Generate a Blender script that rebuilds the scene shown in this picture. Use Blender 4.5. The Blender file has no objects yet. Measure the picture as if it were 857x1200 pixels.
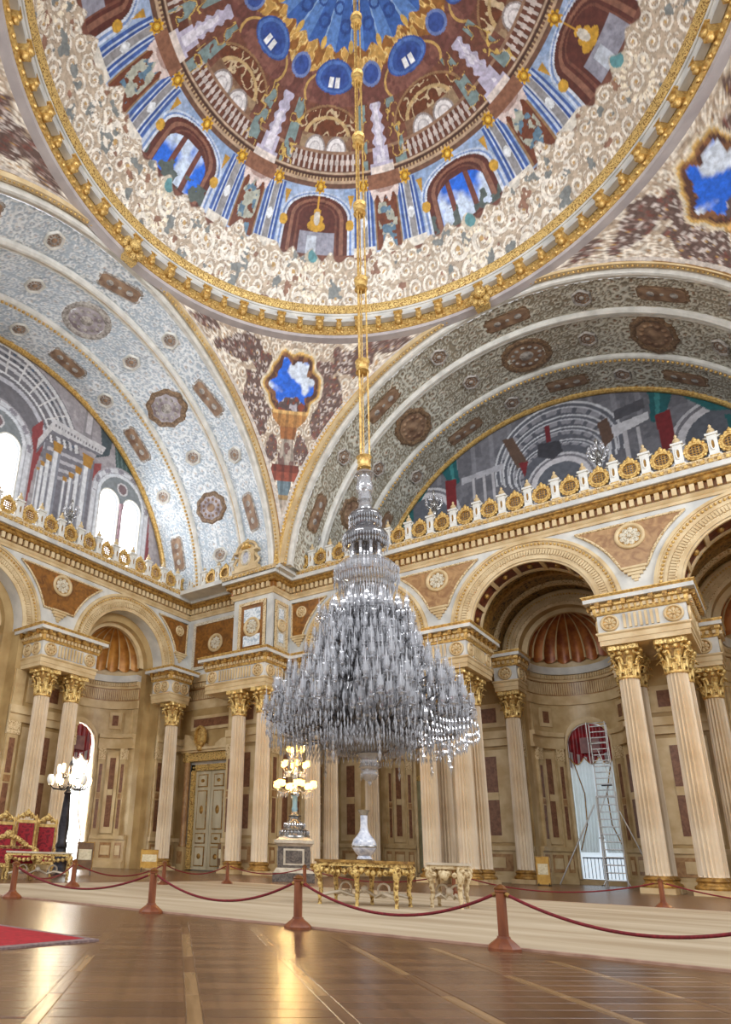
import bpy, bmesh, math, random
import numpy as np
from mathutils import Vector, Matrix

# ------------------------------------------------------------------ camera, world, exposure
PI = math.pi
random.seed(7)
scene = bpy.context.scene
COL = scene.collection
CAM_F, CAM_PX, CAM_PY = 779.97, 317.81, 740.85
CAM_PITCH, CAM_ROLL, CAM_YAW = 0.3261, 0.0309, 0.6618
CAM_LOC = Vector((8.625, -15.400, 0.860))
cam_d = bpy.data.cameras.new('camera')
cam = bpy.data.objects.new('camera', cam_d)
COL.objects.link(cam)
cam_d.sensor_fit = 'AUTO'
cam_d.sensor_width = 36.0
cam_d.lens = CAM_F * 36.0 / 1200.0
cam_d.shift_x = (428.5 - CAM_PX) / 1200.0
cam_d.shift_y = (CAM_PY - 600.0) / 1200.0
cam_d.clip_end = 500
_f = Vector((-math.sin(CAM_YAW) * math.cos(CAM_PITCH), math.cos(CAM_YAW) * math.cos(CAM_PITCH), math.sin(CAM_PITCH)))
_r = Vector((math.cos(CAM_YAW), math.sin(CAM_YAW), 0))
_u = _r.cross(_f)
_r2 = _r * math.cos(CAM_ROLL) + _u * math.sin(CAM_ROLL)
_u2 = _r2.cross(_f)
cam.matrix_world = Matrix(((_r2.x, _u2.x, -_f.x, CAM_LOC.x), (_r2.y, _u2.y, -_f.y, CAM_LOC.y),
                           (_r2.z, _u2.z, -_f.z, CAM_LOC.z), (0, 0, 0, 1)))
scene.camera = cam

world = bpy.data.worlds.new('world')
scene.world = world
world.use_nodes = True
wbg = world.node_tree.nodes['Background']
wbg.inputs[0].default_value = (0.93, 0.96, 1.0, 1)
wbg.inputs[1].default_value = 0.72
# unseen area lights added for modelling, in place of gallery windows behind the viewer
for _nm, _loc, _rot in (('south_gallery_key_light', (0, -24.0, 21.5), (PI / 2 + .25, 0, 0)), ('east_gallery_key_light', (24.0, 0, 21.5), (PI / 2 + .25, 0, PI / 2))):
    _l = bpy.data.lights.new(_nm, 'AREA'); _l.shape = 'RECTANGLE'; _l.size = 18; _l.size_y = 6; _l.energy = 4200; _l.color = (.95, .97, 1.0)
    _o = bpy.data.objects.new(_nm, _l); COL.objects.link(_o); _o.location = _loc; _o.rotation_euler = _rot; _o['kind'] = 'helper'
scene.view_settings.view_transform = 'Standard'
scene.view_settings.look = 'None'
scene.view_settings.exposure = 0.5
scene.view_settings.gamma = 1.0
scene.view_settings.use_curve_mapping = False

# ------------------------------------------------------------------ materials
def lin(c):
    out = []
    for x in c:
        x = x / 255.0
        out.append(x / 12.92 if x <= 0.04045 else ((x + 0.055) / 1.055) ** 2.4)
    return tuple(out)

MATS = {}
def mat(name, c1, c2=None, scale=3.0, rough=0.6, metal=0.0, bump=0.0, bscale=None, detail=4.0, contrast=(0.35, 0.65),
        kind='noise', spec=0.5, stretch=(1, 1, 1), dist=0.0, emit=0.0, transp=0.0):
    """noise = soft mottling; scroll = winding ornament lines; vein = marble."""
    if name in MATS:
        return MATS[name]
    m = bpy.data.materials.new(name); m.use_nodes = True
    nt = m.node_tree; N = nt.nodes; Lk = nt.links
    b = N['Principled BSDF']
    b.inputs['Roughness'].default_value = rough
    b.inputs['Metallic'].default_value = metal
    b.inputs['Specular IOR Level'].default_value = spec
    a1 = (*lin(c1), 1)
    if c2 is None:
        b.inputs['Base Color'].default_value = a1
    else:
        a2 = (*lin(c2), 1)
        tc = N.new('ShaderNodeTexCoord'); mp = N.new('ShaderNodeMapping')
        mp.inputs['Scale'].default_value = stretch
        Lk.new(tc.outputs['Object'], mp.inputs[0])
        nz = N.new('ShaderNodeTexNoise')
        nz.inputs['Scale'].default_value = scale; nz.inputs['Detail'].default_value = detail
        nz.inputs['Distortion'].default_value = dist
        Lk.new(mp.outputs[0], nz.inputs['Vector'])
        fac = nz.outputs[0]
        if kind in ('scroll', 'vein'):
            s = N.new('ShaderNodeMath'); s.operation = 'SUBTRACT'; s.inputs[1].default_value = 0.5
            Lk.new(fac, s.inputs[0])
            ab = N.new('ShaderNodeMath'); ab.operation = 'ABSOLUTE'; Lk.new(s.outputs[0], ab.inputs[0])
            fac = ab.outputs[0]
        rp = N.new('ShaderNodeValToRGB')
        rp.color_ramp.elements[0].position = contrast[0]; rp.color_ramp.elements[0].color = a1
        rp.color_ramp.elements[1].position = contrast[1]; rp.color_ramp.elements[1].color = a2
        Lk.new(fac, rp.inputs[0]); Lk.new(rp.outputs[0], b.inputs['Base Color'])
        if bump:
            bp = N.new('ShaderNodeBump'); bp.inputs['Strength'].default_value = bump; bp.inputs['Distance'].default_value = 0.05
            src = rp.outputs[0] if kind != 'noise' else fac
            if bscale:
                n2 = N.new('ShaderNodeTexNoise'); n2.inputs['Scale'].default_value = bscale; n2.inputs['Detail'].default_value = 3
                Lk.new(mp.outputs[0], n2.inputs['Vector']); src = n2.outputs[0]
            Lk.new(src, bp.inputs['Height']); Lk.new(bp.outputs[0], b.inputs['Normal'])
    if emit:
        b.inputs['Emission Color'].default_value = a1
        b.inputs['Emission Strength'].default_value = emit
    if transp:
        tb = N.new('ShaderNodeBsdfTransparent'); mx = N.new('ShaderNodeMixShader'); mx.inputs[0].default_value = transp
        out = N['Material Output']
        Lk.new(b.outputs[0], mx.inputs[1]); Lk.new(tb.outputs[0], mx.inputs[2]); Lk.new(mx.outputs[0], out.inputs[0])
    MATS[name] = m
    return m

def painted(name, rough=0.6, noise=0.25, nscale=6.0, bump=0.15):
    """wall painting: pigment stored per vertex, broken up by fine procedural grain"""
    if name in MATS: return MATS[name]
    m = bpy.data.materials.new(name); m.use_nodes = True
    nt = m.node_tree; N = nt.nodes; Lk = nt.links
    b = N['Principled BSDF']; b.inputs['Roughness'].default_value = rough
    at = N.new('ShaderNodeAttribute'); at.attribute_name = 'pigment'
    tc = N.new('ShaderNodeTexCoord'); nz = N.new('ShaderNodeTexNoise')
    nz.inputs['Scale'].default_value = nscale; nz.inputs['Detail'].default_value = 5
    Lk.new(tc.outputs['Object'], nz.inputs['Vector'])
    rp = N.new('ShaderNodeValToRGB')
    rp.color_ramp.elements[0].position = 0.35; rp.color_ramp.elements[0].color = (1 - noise,) * 3 + (1,)
    rp.color_ramp.elements[1].position = 0.65; rp.color_ramp.elements[1].color = (1 + noise * 0.3,) * 3 + (1,)
    Lk.new(nz.outputs[0], rp.inputs[0])
    mx = N.new('ShaderNodeMix'); mx.data_type = 'RGBA'; mx.blend_type = 'MULTIPLY'; mx.inputs[0].default_value = 1.0
    Lk.new(at.outputs['Color'], mx.inputs[6]); Lk.new(rp.outputs[0], mx.inputs[7])
    Lk.new(mx.outputs[2], b.inputs['Base Color'])
    if bump:
        bp = N.new('ShaderNodeBump'); bp.inputs['Strength'].default_value = bump; bp.inputs['Distance'].default_value = 0.04
        Lk.new(nz.outputs[0], bp.inputs['Height']); Lk.new(bp.outputs[0], b.inputs['Normal'])
    MATS[name] = m
    return m

M_WHITE = mat('pale_plaster', (214, 212, 204), (186, 186, 182), scale=1.2, rough=0.55)
M_CREAM = mat('cream_stone', (216, 194, 152), (190, 162, 116), scale=1.2, rough=0.5)
M_CREAMORN = mat('cream_carved_stone', (222, 200, 158), (160, 126, 76), scale=9.0, rough=0.5, kind='scroll', contrast=(0.03, 0.16), bump=0.5)
M_GREY = mat('grey_carved_stone', (214, 206, 186), (168, 154, 126), scale=9.0, rough=0.55, kind='scroll', contrast=(0.03, 0.14), bump=0.5)
M_GOLD = mat('gilding', (226, 192, 118), (176, 134, 70), scale=8.0, rough=0.38, metal=0.4, bump=0.25, bscale=30)
M_GOLDORN = mat('gilded_carving', (230, 196, 122), (142, 104, 52), scale=11.0, rough=0.4, metal=0.4, kind='scroll', contrast=(0.03, 0.15), bump=0.8)
M_DARKGOLD = mat('antique_gold_leaf', (186, 144, 74), (126, 90, 42), scale=6.0, rough=0.42, metal=0.4, bump=0.3, bscale=25)
M_OCHRE = mat('ochre_marble', (150, 98, 36), (104, 64, 22), scale=2.2, rough=0.4, dist=1.5)
M_TAN = mat('tan_marble', (176, 138, 92), (140, 100, 62), scale=2.2, rough=0.4, dist=1.5)
M_COL = mat('veined_column_marble', (228, 211, 184), (208, 186, 154), scale=0.7, rough=0.33)
M_COLDK = mat('carved_capital_gold', (228, 198, 128), (150, 112, 60), scale=7.0, rough=0.4, metal=0.45, kind='scroll', contrast=(0.04, 0.2), bump=0.7)
M_WALLW = mat('warm_wall_stone', (188, 160, 110), (160, 130, 82), scale=0.8, rough=0.5)
M_PANEL = mat('beige_panel_stone', (204, 180, 136), (178, 150, 104), scale=1.5, rough=0.45)
M_REDPAN = mat('red_porphyry_inlay', (136, 94, 68), (106, 68, 48), scale=5.0, rough=0.4, dist=1.0)
M_COFFER = mat('dark_red_coffer', (112, 50, 26), (70, 30, 16), scale=5.0, rough=0.5)
M_OLIVE = mat('olive_gold_vault', (150, 118, 62), (62, 46, 26), scale=5.0, rough=0.5, kind='scroll', contrast=(0.02, 0.14), bump=0.5)
M_SHELL = mat('amber_shell_plaster', (204, 146, 68), (166, 108, 44), scale=2.0, rough=0.42, metal=0.15)
M_SHELLRED = mat('russet_shell_plaster', (180, 112, 54), (124, 62, 32), scale=2.0, rough=0.42, metal=0.15)
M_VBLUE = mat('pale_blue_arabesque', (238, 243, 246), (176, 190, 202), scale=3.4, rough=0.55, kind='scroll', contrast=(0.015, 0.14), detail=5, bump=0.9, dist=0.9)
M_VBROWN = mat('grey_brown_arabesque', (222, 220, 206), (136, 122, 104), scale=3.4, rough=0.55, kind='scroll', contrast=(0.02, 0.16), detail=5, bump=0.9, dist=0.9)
M_WMOULD = mat('white_moulding', (226, 224, 216), (200, 198, 190), scale=2.0, rough=0.5)
M_CRYSTAL = mat('cut_crystal', (196, 196, 200), rough=0.05, spec=1.0, metal=0.55, transp=0.5)
M_CRYSTALD = mat('smoky_crystal', (128, 126, 128), rough=0.08, spec=1.0, metal=0.6, transp=0.25)
M_SILVER = mat('silver_metal', (190, 188, 184), (120, 118, 114), scale=9, rough=0.25, metal=0.8)
M_RED = mat('crimson_damask', (158, 28, 38), (112, 14, 26), scale=7.0, rough=0.75, kind='scroll', contrast=(0.03, 0.12))
M_REDSATIN = mat('crimson_satin', (150, 20, 34), (104, 10, 22), scale=2.0, rough=0.45)
M_WOODPOST = mat('varnished_mahogany', (150, 84, 44), (112, 56, 28), scale=6.0, rough=0.35, stretch=(1, 1, 0.2))
M_DARK = mat('dark_bronze', (58, 54, 58), (34, 32, 36), scale=6.0, rough=0.4, metal=0.6)
M_ALU = mat('aluminium', (206, 206, 204), rough=0.35, metal=0.7)
M_SHEER = mat('sheer_white_curtain', (236, 240, 244), rough=0.9, emit=0.55)  # emission stands in for daylight coming through the cloth
M_DAY = mat('daylit_pane', (250, 252, 255), rough=0.3, emit=4.5)
M_PANEBLUE = mat('daylit_pane_shaded', (214, 228, 240), rough=0.3, emit=0.55)
M_PORC = mat('blue_white_porcelain', (214, 216, 224), (142, 150, 172), scale=6, rough=0.12, kind='scroll', contrast=(0.02, 0.2))
M_SKYBLUE = mat('painted_sky_blue', (40, 110, 214), (206, 224, 244), scale=1.4, rough=0.6, contrast=(0.5, 0.66))
M_DARKMARB = mat('grey_veined_marble', (120, 108, 96), (70, 60, 54), scale=5, rough=0.3, dist=2)
M_MARBTOP = mat('pale_marble_top', (214, 200, 178), (184, 168, 142), scale=4, rough=0.25)
M_BULB = mat('glowing_glass_shade', (255, 206, 112), rough=0.4, emit=3.2)
M_CLEARBULB = mat('glowing_white_globe', (255, 232, 190), rough=0.4, emit=2.6)

# ------------------------------------------------------------------ mesh helpers
class MB:
    def __init__(s):
        s.v = []; s.f = []; s.m = []
    def add(s, V, F, m=0):
        n = len(s.v)
        s.v.extend([tuple(map(float, p)) for p in V])
        s.f.extend([tuple(int(i) + n for i in f) for f in F])
        s.m.extend([m] * len(F))
        return s
    def box(s, a, b, m=0):
        x0, y0, z0 = a; x1, y1, z1 = b
        return s.add([(x0, y0, z0), (x1, y0, z0), (x1, y1, z0), (x0, y1, z0), (x0, y0, z1), (x1, y0, z1), (x1, y1, z1), (x0, y1, z1)],
                     [(0, 3, 2, 1), (4, 5, 6, 7), (0, 1, 5, 4), (1, 2, 6, 5), (2, 3, 7, 6), (3, 0, 4, 7)], m)
    def taper(s, a, b, ta, tb, z0, z1, m=0):
        """frustum: rectangle a..b at z0, ta..tb at z1"""
        return s.add([(a[0], a[1], z0), (b[0], a[1], z0), (b[0], b[1], z0), (a[0], b[1], z0),
                      (ta[0], ta[1], z1), (tb[0], ta[1], z1), (tb[0], tb[1], z1), (ta[0], tb[1], z1)],
                     [(0, 3, 2, 1), (4, 5, 6, 7), (0, 1, 5, 4), (1, 2, 6, 5), (2, 3, 7, 6), (3, 0, 4, 7)], m)
    def grid(s, P, cu=False, cv=False, m=0):
        P = np.asarray(P, float); n, k = P.shape[:2]
        F = []
        for i in range(n if cu else n - 1):
            i2 = (i + 1) % n
            for j in range(k if cv else k - 1):
                j2 = (j + 1) % k
                F.append((i * k + j, i2 * k + j, i2 * k + j2, i * k + j2))
        return s.add(P.reshape(-1, 3), F, m)
    def lathe(s, prof, c=(0, 0, 0), n=16, m=0, a0=0.0, a1=2 * PI, cap=True):
        full = abs(a1 - a0 - 2 * PI) < 1e-6
        A = [a0 + (a1 - a0) * i / n for i in range(n if full else n + 1)]
        P = [[(c[0] + r * math.cos(a), c[1] + r * math.sin(a), c[2] + z) for (r, z) in prof] for a in A]
        s.grid(P, cu=full, m=m)
        if cap and full:
            for k in (0, -1):
                if prof[k][0] > 1e-4:
                    z = prof[k][1]; r = prof[k][0]
                    ring = [(c[0] + r * math.cos(a), c[1] + r * math.sin(a), c[2] + z) for a in A]
                    s.add(ring, [tuple(range(len(ring))) if k == -1 else tuple(range(len(ring)))[::-1]], m)
        return s
    def sweep(s, prof, frames, closed_prof=True, closed_path=False, m=0, cap=True):
        P = [[tuple(o[i] + u * x[i] + v * y[i] for i in range(3)) for (u, v) in prof] for (o, x, y) in frames]
        s.grid(P, cu=closed_path, cv=closed_prof, m=m)
        if cap and closed_prof and not closed_path:
            s.add(P[0], [tuple(range(len(prof)))], m); s.add(P[-1], [tuple(range(len(prof)))[::-1]], m)
        return s
    def tube(s, pts, r, n=6, m=0, closed=False):
        pts = [Vector(p) for p in pts]
        R = r if isinstance(r, (list, tuple)) else [r] * len(pts)
        P = []
        prev = None
        for i, p in enumerate(pts):
            a = pts[i - 1] if (i > 0 or closed) else p
            b = pts[(i + 1) % len(pts)] if (i < len(pts) - 1 or closed) else p
            t = (b - a)
            t = t.normalized() if t.length > 1e-9 else Vector((0, 0, 1))
            ref = prev if prev is not None else (Vector((0, 0, 1)) if abs(t.z) < 0.9 else Vector((1, 0, 0)))
            x = ref - t * ref.dot(t)
            if x.length < 1e-6: x = Vector((1, 0, 0)) - t * t.x
            x.normalize(); y = t.cross(x); prev = x
            P.append([tuple(p + x * R[i] * math.cos(2 * PI * j / n) + y * R[i] * math.sin(2 * PI * j / n)) for j in range(n)])
        s.grid(P, cu=closed, cv=True, m=m)
        if not closed:
            s.add(P[0], [tuple(range(n))[::-1]], m); s.add(P[-1], [tuple(range(n))], m)
        return s
    def ball(s, c, r, n=6, k=4, m=0, sq=(1, 1, 1)):
        P = []
        for i in range(n):
            a = 2 * PI * i / n
            P.append([(c[0] + sq[0] * r * math.sin(PI * j / k) * math.cos(a), c[1] + sq[1] * r * math.sin(PI * j / k) * math.sin(a),
                       c[2] - sq[2] * r * math.cos(PI * j / k)) for j in range(k + 1)])
        return s.grid(P, cu=True, m=m)
    def prism(s, poly, o, x, y, z, d, m=0):
        """polygon in (x,y) at o, extruded d along z"""
        o, x, y, z = map(Vector, (o, x, y, z))
        n = len(poly)
        A = [o + x * u + y * v for u, v in poly]
        B = [p + z * d for p in A]
        F = [tuple(range(n))[::-1], tuple(range(n, 2 * n))] + [(i, (i + 1) % n, n + (i + 1) % n, n + i) for i in range(n)]
        return s.add([tuple(p) for p in A + B], F, m)
    def mesh(s, name, mats, smooth=1.06):
        me = bpy.data.meshes.new(name)
        me.from_pydata(s.v, [], s.f)
        mats = mats if isinstance(mats, (list, tuple)) else [mats]
        for mm in mats: me.materials.append(mm)
        if len(mats) > 1: me.polygons.foreach_set('material_index', s.m)
        if smooth:
            me.shade_smooth(); me.set_sharp_from_angle(angle=smooth)
        me.update()
        return me
    def obj(s, name, mats, parent=None, smooth=1.06, loc=None, rz=0.0):
        return place(s.mesh(name, mats, smooth), name, parent, loc, rz)

def place(me, name, parent=None, loc=None, rz=0.0):
    o = bpy.data.objects.new(name, me); COL.objects.link(o)
    if parent is not None: o.parent = parent
    if loc is not None: o.location = loc
    if rz: o.rotation_euler = (0, 0, rz)
    return o

def thing(name, label, cat, loc=(0, 0, 0), rz=0.0, group=None, kind=None):
    o = bpy.data.objects.new(name, None); COL.objects.link(o)
    o.empty_display_size = 0.2
    o.location = loc; o.rotation_euler = (0, 0, rz)
    return tag(o, label, cat, group, kind)

def tag(o, label, cat, group=None, kind=None):
    o['label'] = label; o['category'] = cat
    if group: o['group'] = group
    if kind: o['kind'] = kind
    return o

def dup(root, loc, rz=0.0, label=None, group=None):
    r = root.copy(); COL.objects.link(r); r.location = loc; r.rotation_euler = (0, 0, rz)
    if label: r['label'] = label
    if group: r['group'] = group
    for ch in list(root.children):
        c = ch.copy(); COL.objects.link(c); c.parent = r
        for g in list(ch.children):
            d = g.copy(); COL.objects.link(d); d.parent = c
    return r

def painted_grid(name, P, C, material, parent=None, smooth=True):
    """dense surface from an (n,k,3) array of points with an (n,k,3) array of linear pigment colours"""
    n, k = P.shape[:2]
    me = bpy.data.meshes.new(name)
    idx = np.arange(n * k).reshape(n, k)
    q = np.stack([idx[:-1, :-1], idx[1:, :-1], idx[1:, 1:], idx[:-1, 1:]], -1).reshape(-1, 4)
    me.vertices.add(n * k); me.vertices.foreach_set('co', P.reshape(-1).astype(np.float32))
    me.loops.add(q.size); me.loops.foreach_set('vertex_index', q.reshape(-1).astype(np.int32))
    me.polygons.add(len(q)); me.polygons.foreach_set('loop_start', np.arange(0, q.size, 4, dtype=np.int32))
    at = me.color_attributes.new('pigment', 'FLOAT_COLOR', 'POINT')
    c4 = np.ones((n * k, 4), np.float32); c4[:, :3] = C.reshape(-1, 3)
    at.data.foreach_set('color', c4.reshape(-1))
    me.materials.append(material)
    me.update(calc_edges=True); me.validate()
    if smooth: me.shade_smooth()
    return place(me, name, parent)
# ------------------------------------------------------------------ layout constants (metres, dome centre at the origin)
ZC = 17.3            # top of the main cornice
ZI = 11.75           # top of the impost entablature
ZS = 11.9            # springing of the lower arches
A = 13.1             # half side of the dome square
Z0 = 16.2            # springing of the great arches
XL = -21.85          # west wall face
YR = 15.27           # north arcade wall face
LBAY = [-0.4, 9.6]; LPIER = 4.6
RBAY = [-8.85, 0.25, 9.35]; RPIER = [-4.3, 4.8]
R_IN, R_OUT = 2.95, 3.95
APR = 2.45           # apse radius

def TR(h, d, z): return (h, d, z)
def TL(h, d, z): return (-d, h, z)

def arch_wall(mb, h0, h1, arches, z0, z1, d0, d1, T, r, zs, n=24, m=0, jamb=0.0):
    """wall from h0..h1 with round-headed openings of radius r springing at zs (openings start at jamb)"""
    hs = h0
    def solid(a, b, za, zb):
        if b - a > 1e-4:
            V = [T(a, d0, za), T(b, d0, za), T(b, d0, zb), T(a, d0, zb), T(a, d1, za), T(b, d1, za), T(b, d1, zb), T(a, d1, zb)]
            mb.add(V, [(0, 1, 2, 3), (5, 4, 7, 6), (0, 3, 7, 4), (1, 5, 6, 2), (3, 2, 6, 7), (0, 4, 5, 1)], m)
    for c in arches:
        solid(hs, c - r, z0, z1)
        pts = [(c - r * math.cos(PI * i / n), zs + r * math.sin(PI * i / n)) for i in range(n + 1)]
        for d, flip in ((d0, False), (d1, True)):
            V = [T(h, d, z) for h, z in pts] + [T(h, d, z1) for h, z in pts]
            F = [(i, i + 1, n + 2 + i, n + 1 + i) for i in range(n)]
            mb.add(V, [f[::-1] if flip else f for f in F], m)
        V = [T(h, d0, z) for h, z in pts] + [T(h, d1, z) for h, z in pts]
        mb.add(V, [(i, n + 1 + i, n + 2 + i, i + 1) for i in range(n)], m)
        V = [T(c - r, d0, z1), T(c + r, d0, z1), T(c + r, d1, z1), T(c - r, d1, z1)]
        mb.add(V, [(0, 1, 2, 3)], m)
        if jamb < zs and z0 > jamb + 0.01 and False:
            pass
        hs = c + r
    solid(hs, h1, z0, z1)
    return mb

def arc_frames(c, r, zs, d, T, a0=0.0, a1=PI, n=40):
    """frames along a round arch: u = outward from the arch centre, v = along +d"""
    out = []
    o0 = Vector(T(c, d, zs))
    ex = Vector(T(1, 0, 0)) - Vector(T(0, 0, 0)); ed = Vector(T(0, 1, 0)) - Vector(T(0, 0, 0))
    for i in range(n + 1):
        a = a0 + (a1 - a0) * i / n
        rad = ex * -math.cos(a) + Vector((0, 0, math.sin(a)))
        out.append((tuple(o0 + rad * r), tuple(rad), tuple(ed)))
    return out

def beads(mb, frames, u, v, r, m=0, step=1, k=3, n=5, sq=1.0):
    for i, (o, x, y) in enumerate(frames):
        if i % step == 0:
            mb.ball([o[j] + u * x[j] + v * y[j] for j in range(3)], r, n=n, k=k, m=m)

def plan_frames(pts, closed=False):
    """frames along a plan polyline; outward = to the right of travel, mitred"""
    P = [Vector((p[0], p[1], 0)) for p in pts]; n = len(P); out = []
    def nrm(a, b):
        d = (b - a).normalized(); return Vector((d.y, -d.x, 0))
    for i in range(n):
        if closed or 0 < i < n - 1:
            n1 = nrm(P[i - 1], P[i]); n2 = nrm(P[i], P[(i + 1) % n]); q = (n1 + n2) / (1 + n1.dot(n2))
        elif i == 0: q = nrm(P[0], P[1])
        else: q = nrm(P[-2], P[-1])
        out.append((tuple(P[i]), tuple(q), (0, 0, 1)))
    return out

def along(pts, step, inset, closed=False):
    """positions, outward normals and tangents spaced along a plan polyline"""
    out = []
    P = [Vector((p[0], p[1], 0)) for p in pts]
    for i in range(len(P) if closed else len(P) - 1):
        a, b = P[i], P[(i + 1) % len(P)]
        L = (b - a).length; d = (b - a).normalized(); nn = Vector((d.y, -d.x, 0))
        k = max(1, int((L - 2 * inset) / step))
        for j in range(k + 1):
            s = inset + (L - 2 * inset) * j / k
            if 0 <= s <= L: out.append((a + d * s, nn, d))
    return out

def obox(mb, o, nn, d, w, dep0, dep1, z0, z1, m=0):
    """box centred on o along tangent d, from depth dep0 to dep1 along nn"""
    a = o - d * (w / 2); b = o + d * (w / 2)
    V = []
    for z in (z0, z1):
        for p, q in ((a, dep0), (b, dep0), (b, dep1), (a, dep1)):
            t = p + nn * q; V.append((t.x, t.y, z))
    mb.add(V, [(0, 3, 2, 1), (4, 5, 6, 7), (0, 1, 5, 4), (1, 2, 6, 5), (2, 3, 7, 6), (3, 0, 4, 7)], m)

# ---------------------------------------------------------------- floor
fl = MB().box((-26, -24, -0.3), (24, 27, 0.0)).obj('floor', None or mat('brown_parquet', (120, 84, 56), (92, 64, 44), scale=2.5, rough=0.27, stretch=(0.5, 3, 1), bump=0.03, bscale=6), smooth=0)
tag(fl, 'polished dark brown parquet floor of the hall', 'floor', kind='structure')
FLOOR = fl

# ---------------------------------------------------------------- walls
wr = thing('wall_right', 'tall arcaded wall with three round arches behind the chandelier', 'wall', kind='structure')
arch_wall(MB(), -13.9, 13.9, RBAY, ZI, ZC - 0.3, YR, YR + 1.35, TR, R_IN, ZS).obj('arcade_wall', M_WHITE, wr, smooth=0.3)
wl = thing('wall_left', 'arcaded end wall with shell niches under the bright gallery windows', 'wall', kind='structure')
arch_wall(MB(), -10, 14.9, LBAY, ZI, ZC - 0.3, -XL, -XL + 0.8, TL, R_IN, ZS).obj('arcade_wall', M_WHITE, wl, smooth=0.3)
for _a, _b in ((LBAY[0] + R_IN, LBAY[1] - R_IN), (LBAY[1] + R_IN, 14.9)):
    MB().box((XL - .8, _a, 0), (XL, _b, ZI)).obj('wall_pier', M_WALLW, wl, smooth=0)
wn = thing('wall_corner', 'corner pier and door wall clad in pale stone beside the gilded door', 'wall', kind='structure')
MB().box((-26, 14.75, 0), (-16.9, 16.2, ZC - 0.3)).obj('door_wall', M_WHITE, wn, smooth=0)
MB().box((-16.9, 13.6, 0), (-13.9, 21.0, ZC - 0.3)).obj('pier', M_WHITE, wn, smooth=0)
wb = thing('wall_back', 'rear wall of the side aisle with deep shell headed apses', 'wall', kind='structure')
arch_wall(MB(), -14, 14, RBAY, 0.0, ZC - 0.3, 20.9, 21.6, TR, APR, ZS).obj('aisle_wall', M_WALLW, wb, smooth=0.3)
wl2 = arch_wall(MB(), -10, 14.75, LBAY, 0.0, ZC - 0.3, -XL + 0.8, -XL + 1.3, TL, APR, ZS).obj('niche_wall', M_WALLW, wl, smooth=0.3)

we = MB().box((13.9, 15.0, 0), (14.6, 24, ZC - .02)).obj('wall_end', M_WALLW, smooth=0)
tag(we, 'plain end wall closing the side aisle outside the picture', 'wall', kind='structure')
# ---------------------------------------------------------------- main cornice
PLAN = [(XL, -12), (XL, 14.75), (-16.9, 14.75), (-16.9, 13.6), (-13.9, 13.6), (-13.9, YR), (13.9, YR)]
def profile_sweep(parent, name, prof, material, path, closed=False, smooth=0.5):
    return MB().sweep(prof, plan_frames(path, closed), closed_path=closed).obj(name, material, parent, smooth)
mc = thing('main_cornice', 'gilded and white dentilled cornice running below the gallery balustrade', 'cornice', kind='structure')
profile_sweep(mc, 'bed_moulding', [(-.05, 15.8), (.07, 15.8), (.1, 15.92), (.16, 15.98), (.2, 16.1), (.05, 16.1), (-.05, 16.1)], M_CREAM, PLAN)
profile_sweep(mc, 'dentil_ground', [(-.05, 16.1), (.17, 16.1), (.17, 16.46), (-.05, 16.46)], M_OCHRE, PLAN)  # darker backing colour; the shade between the dentils is put into it
profile_sweep(mc, 'gold_ovolo', [(-.05, 16.46), (.34, 16.46), (.4, 16.52), (.38, 16.66), (.46, 16.72), (.46, 16.8), (-.05, 16.8)], M_DARKGOLD, PLAN)
profile_sweep(mc, 'corona', [(-.05, 16.8), (.58, 16.8), (.6, 16.82), (.6, 17.05), (-.05, 17.05)], M_WHITE, PLAN)
profile_sweep(mc, 'carved_rim', [(-.6, 17.05), (.6, 17.05), (.64, 17.1), (.6, 17.16), (.68, 17.24), (.68, ZC), (-.6, ZC)], M_CREAMORN, PLAN)
mb = MB()
for o, nn, d in along(PLAN, 0.33, 0.2): obox(mb, o, nn, d, 0.19, 0.15, 0.35, 16.12, 16.44)
o = mb.obj('dentil_course', M_CREAM, mc, smooth=0); o['kind'] = 'stuff'
mb = MB()
for o, nn, d in along(PLAN, 0.3, 0.2): obox(mb, o, nn, d, 0.14, 0.6, 0.68, 17.06, 17.2)
o = mb.obj('bead_course', M_GOLD, mc, smooth=0); o['kind'] = 'stuff'

# gallery floors behind the cornice
g = MB().box((-14, YR, ZC - 0.3), (14, 24.5, ZC - 0.02)).obj('gallery_floor', M_WHITE, smooth=0)
tag(g, 'gallery floor behind the long balustrade above the arcade', 'floor', kind='structure')
g = MB().box((-24.5, -13.5, ZC - 0.3), (XL, 14.75, ZC - 0.02)).obj('gallery_floor', M_WHITE, smooth=0)
tag(g, 'gallery floor beneath the tall bright arched windows', 'floor', kind='structure')
g = MB().box((XL, 13.0, ZC - 0.3), (-13.0, 21, ZC - 0.02)).obj('gallery_floor', M_WHITE, smooth=0)
tag(g, 'ledge on top of the corner pier that carries the clock', 'floor', kind='structure')

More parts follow.
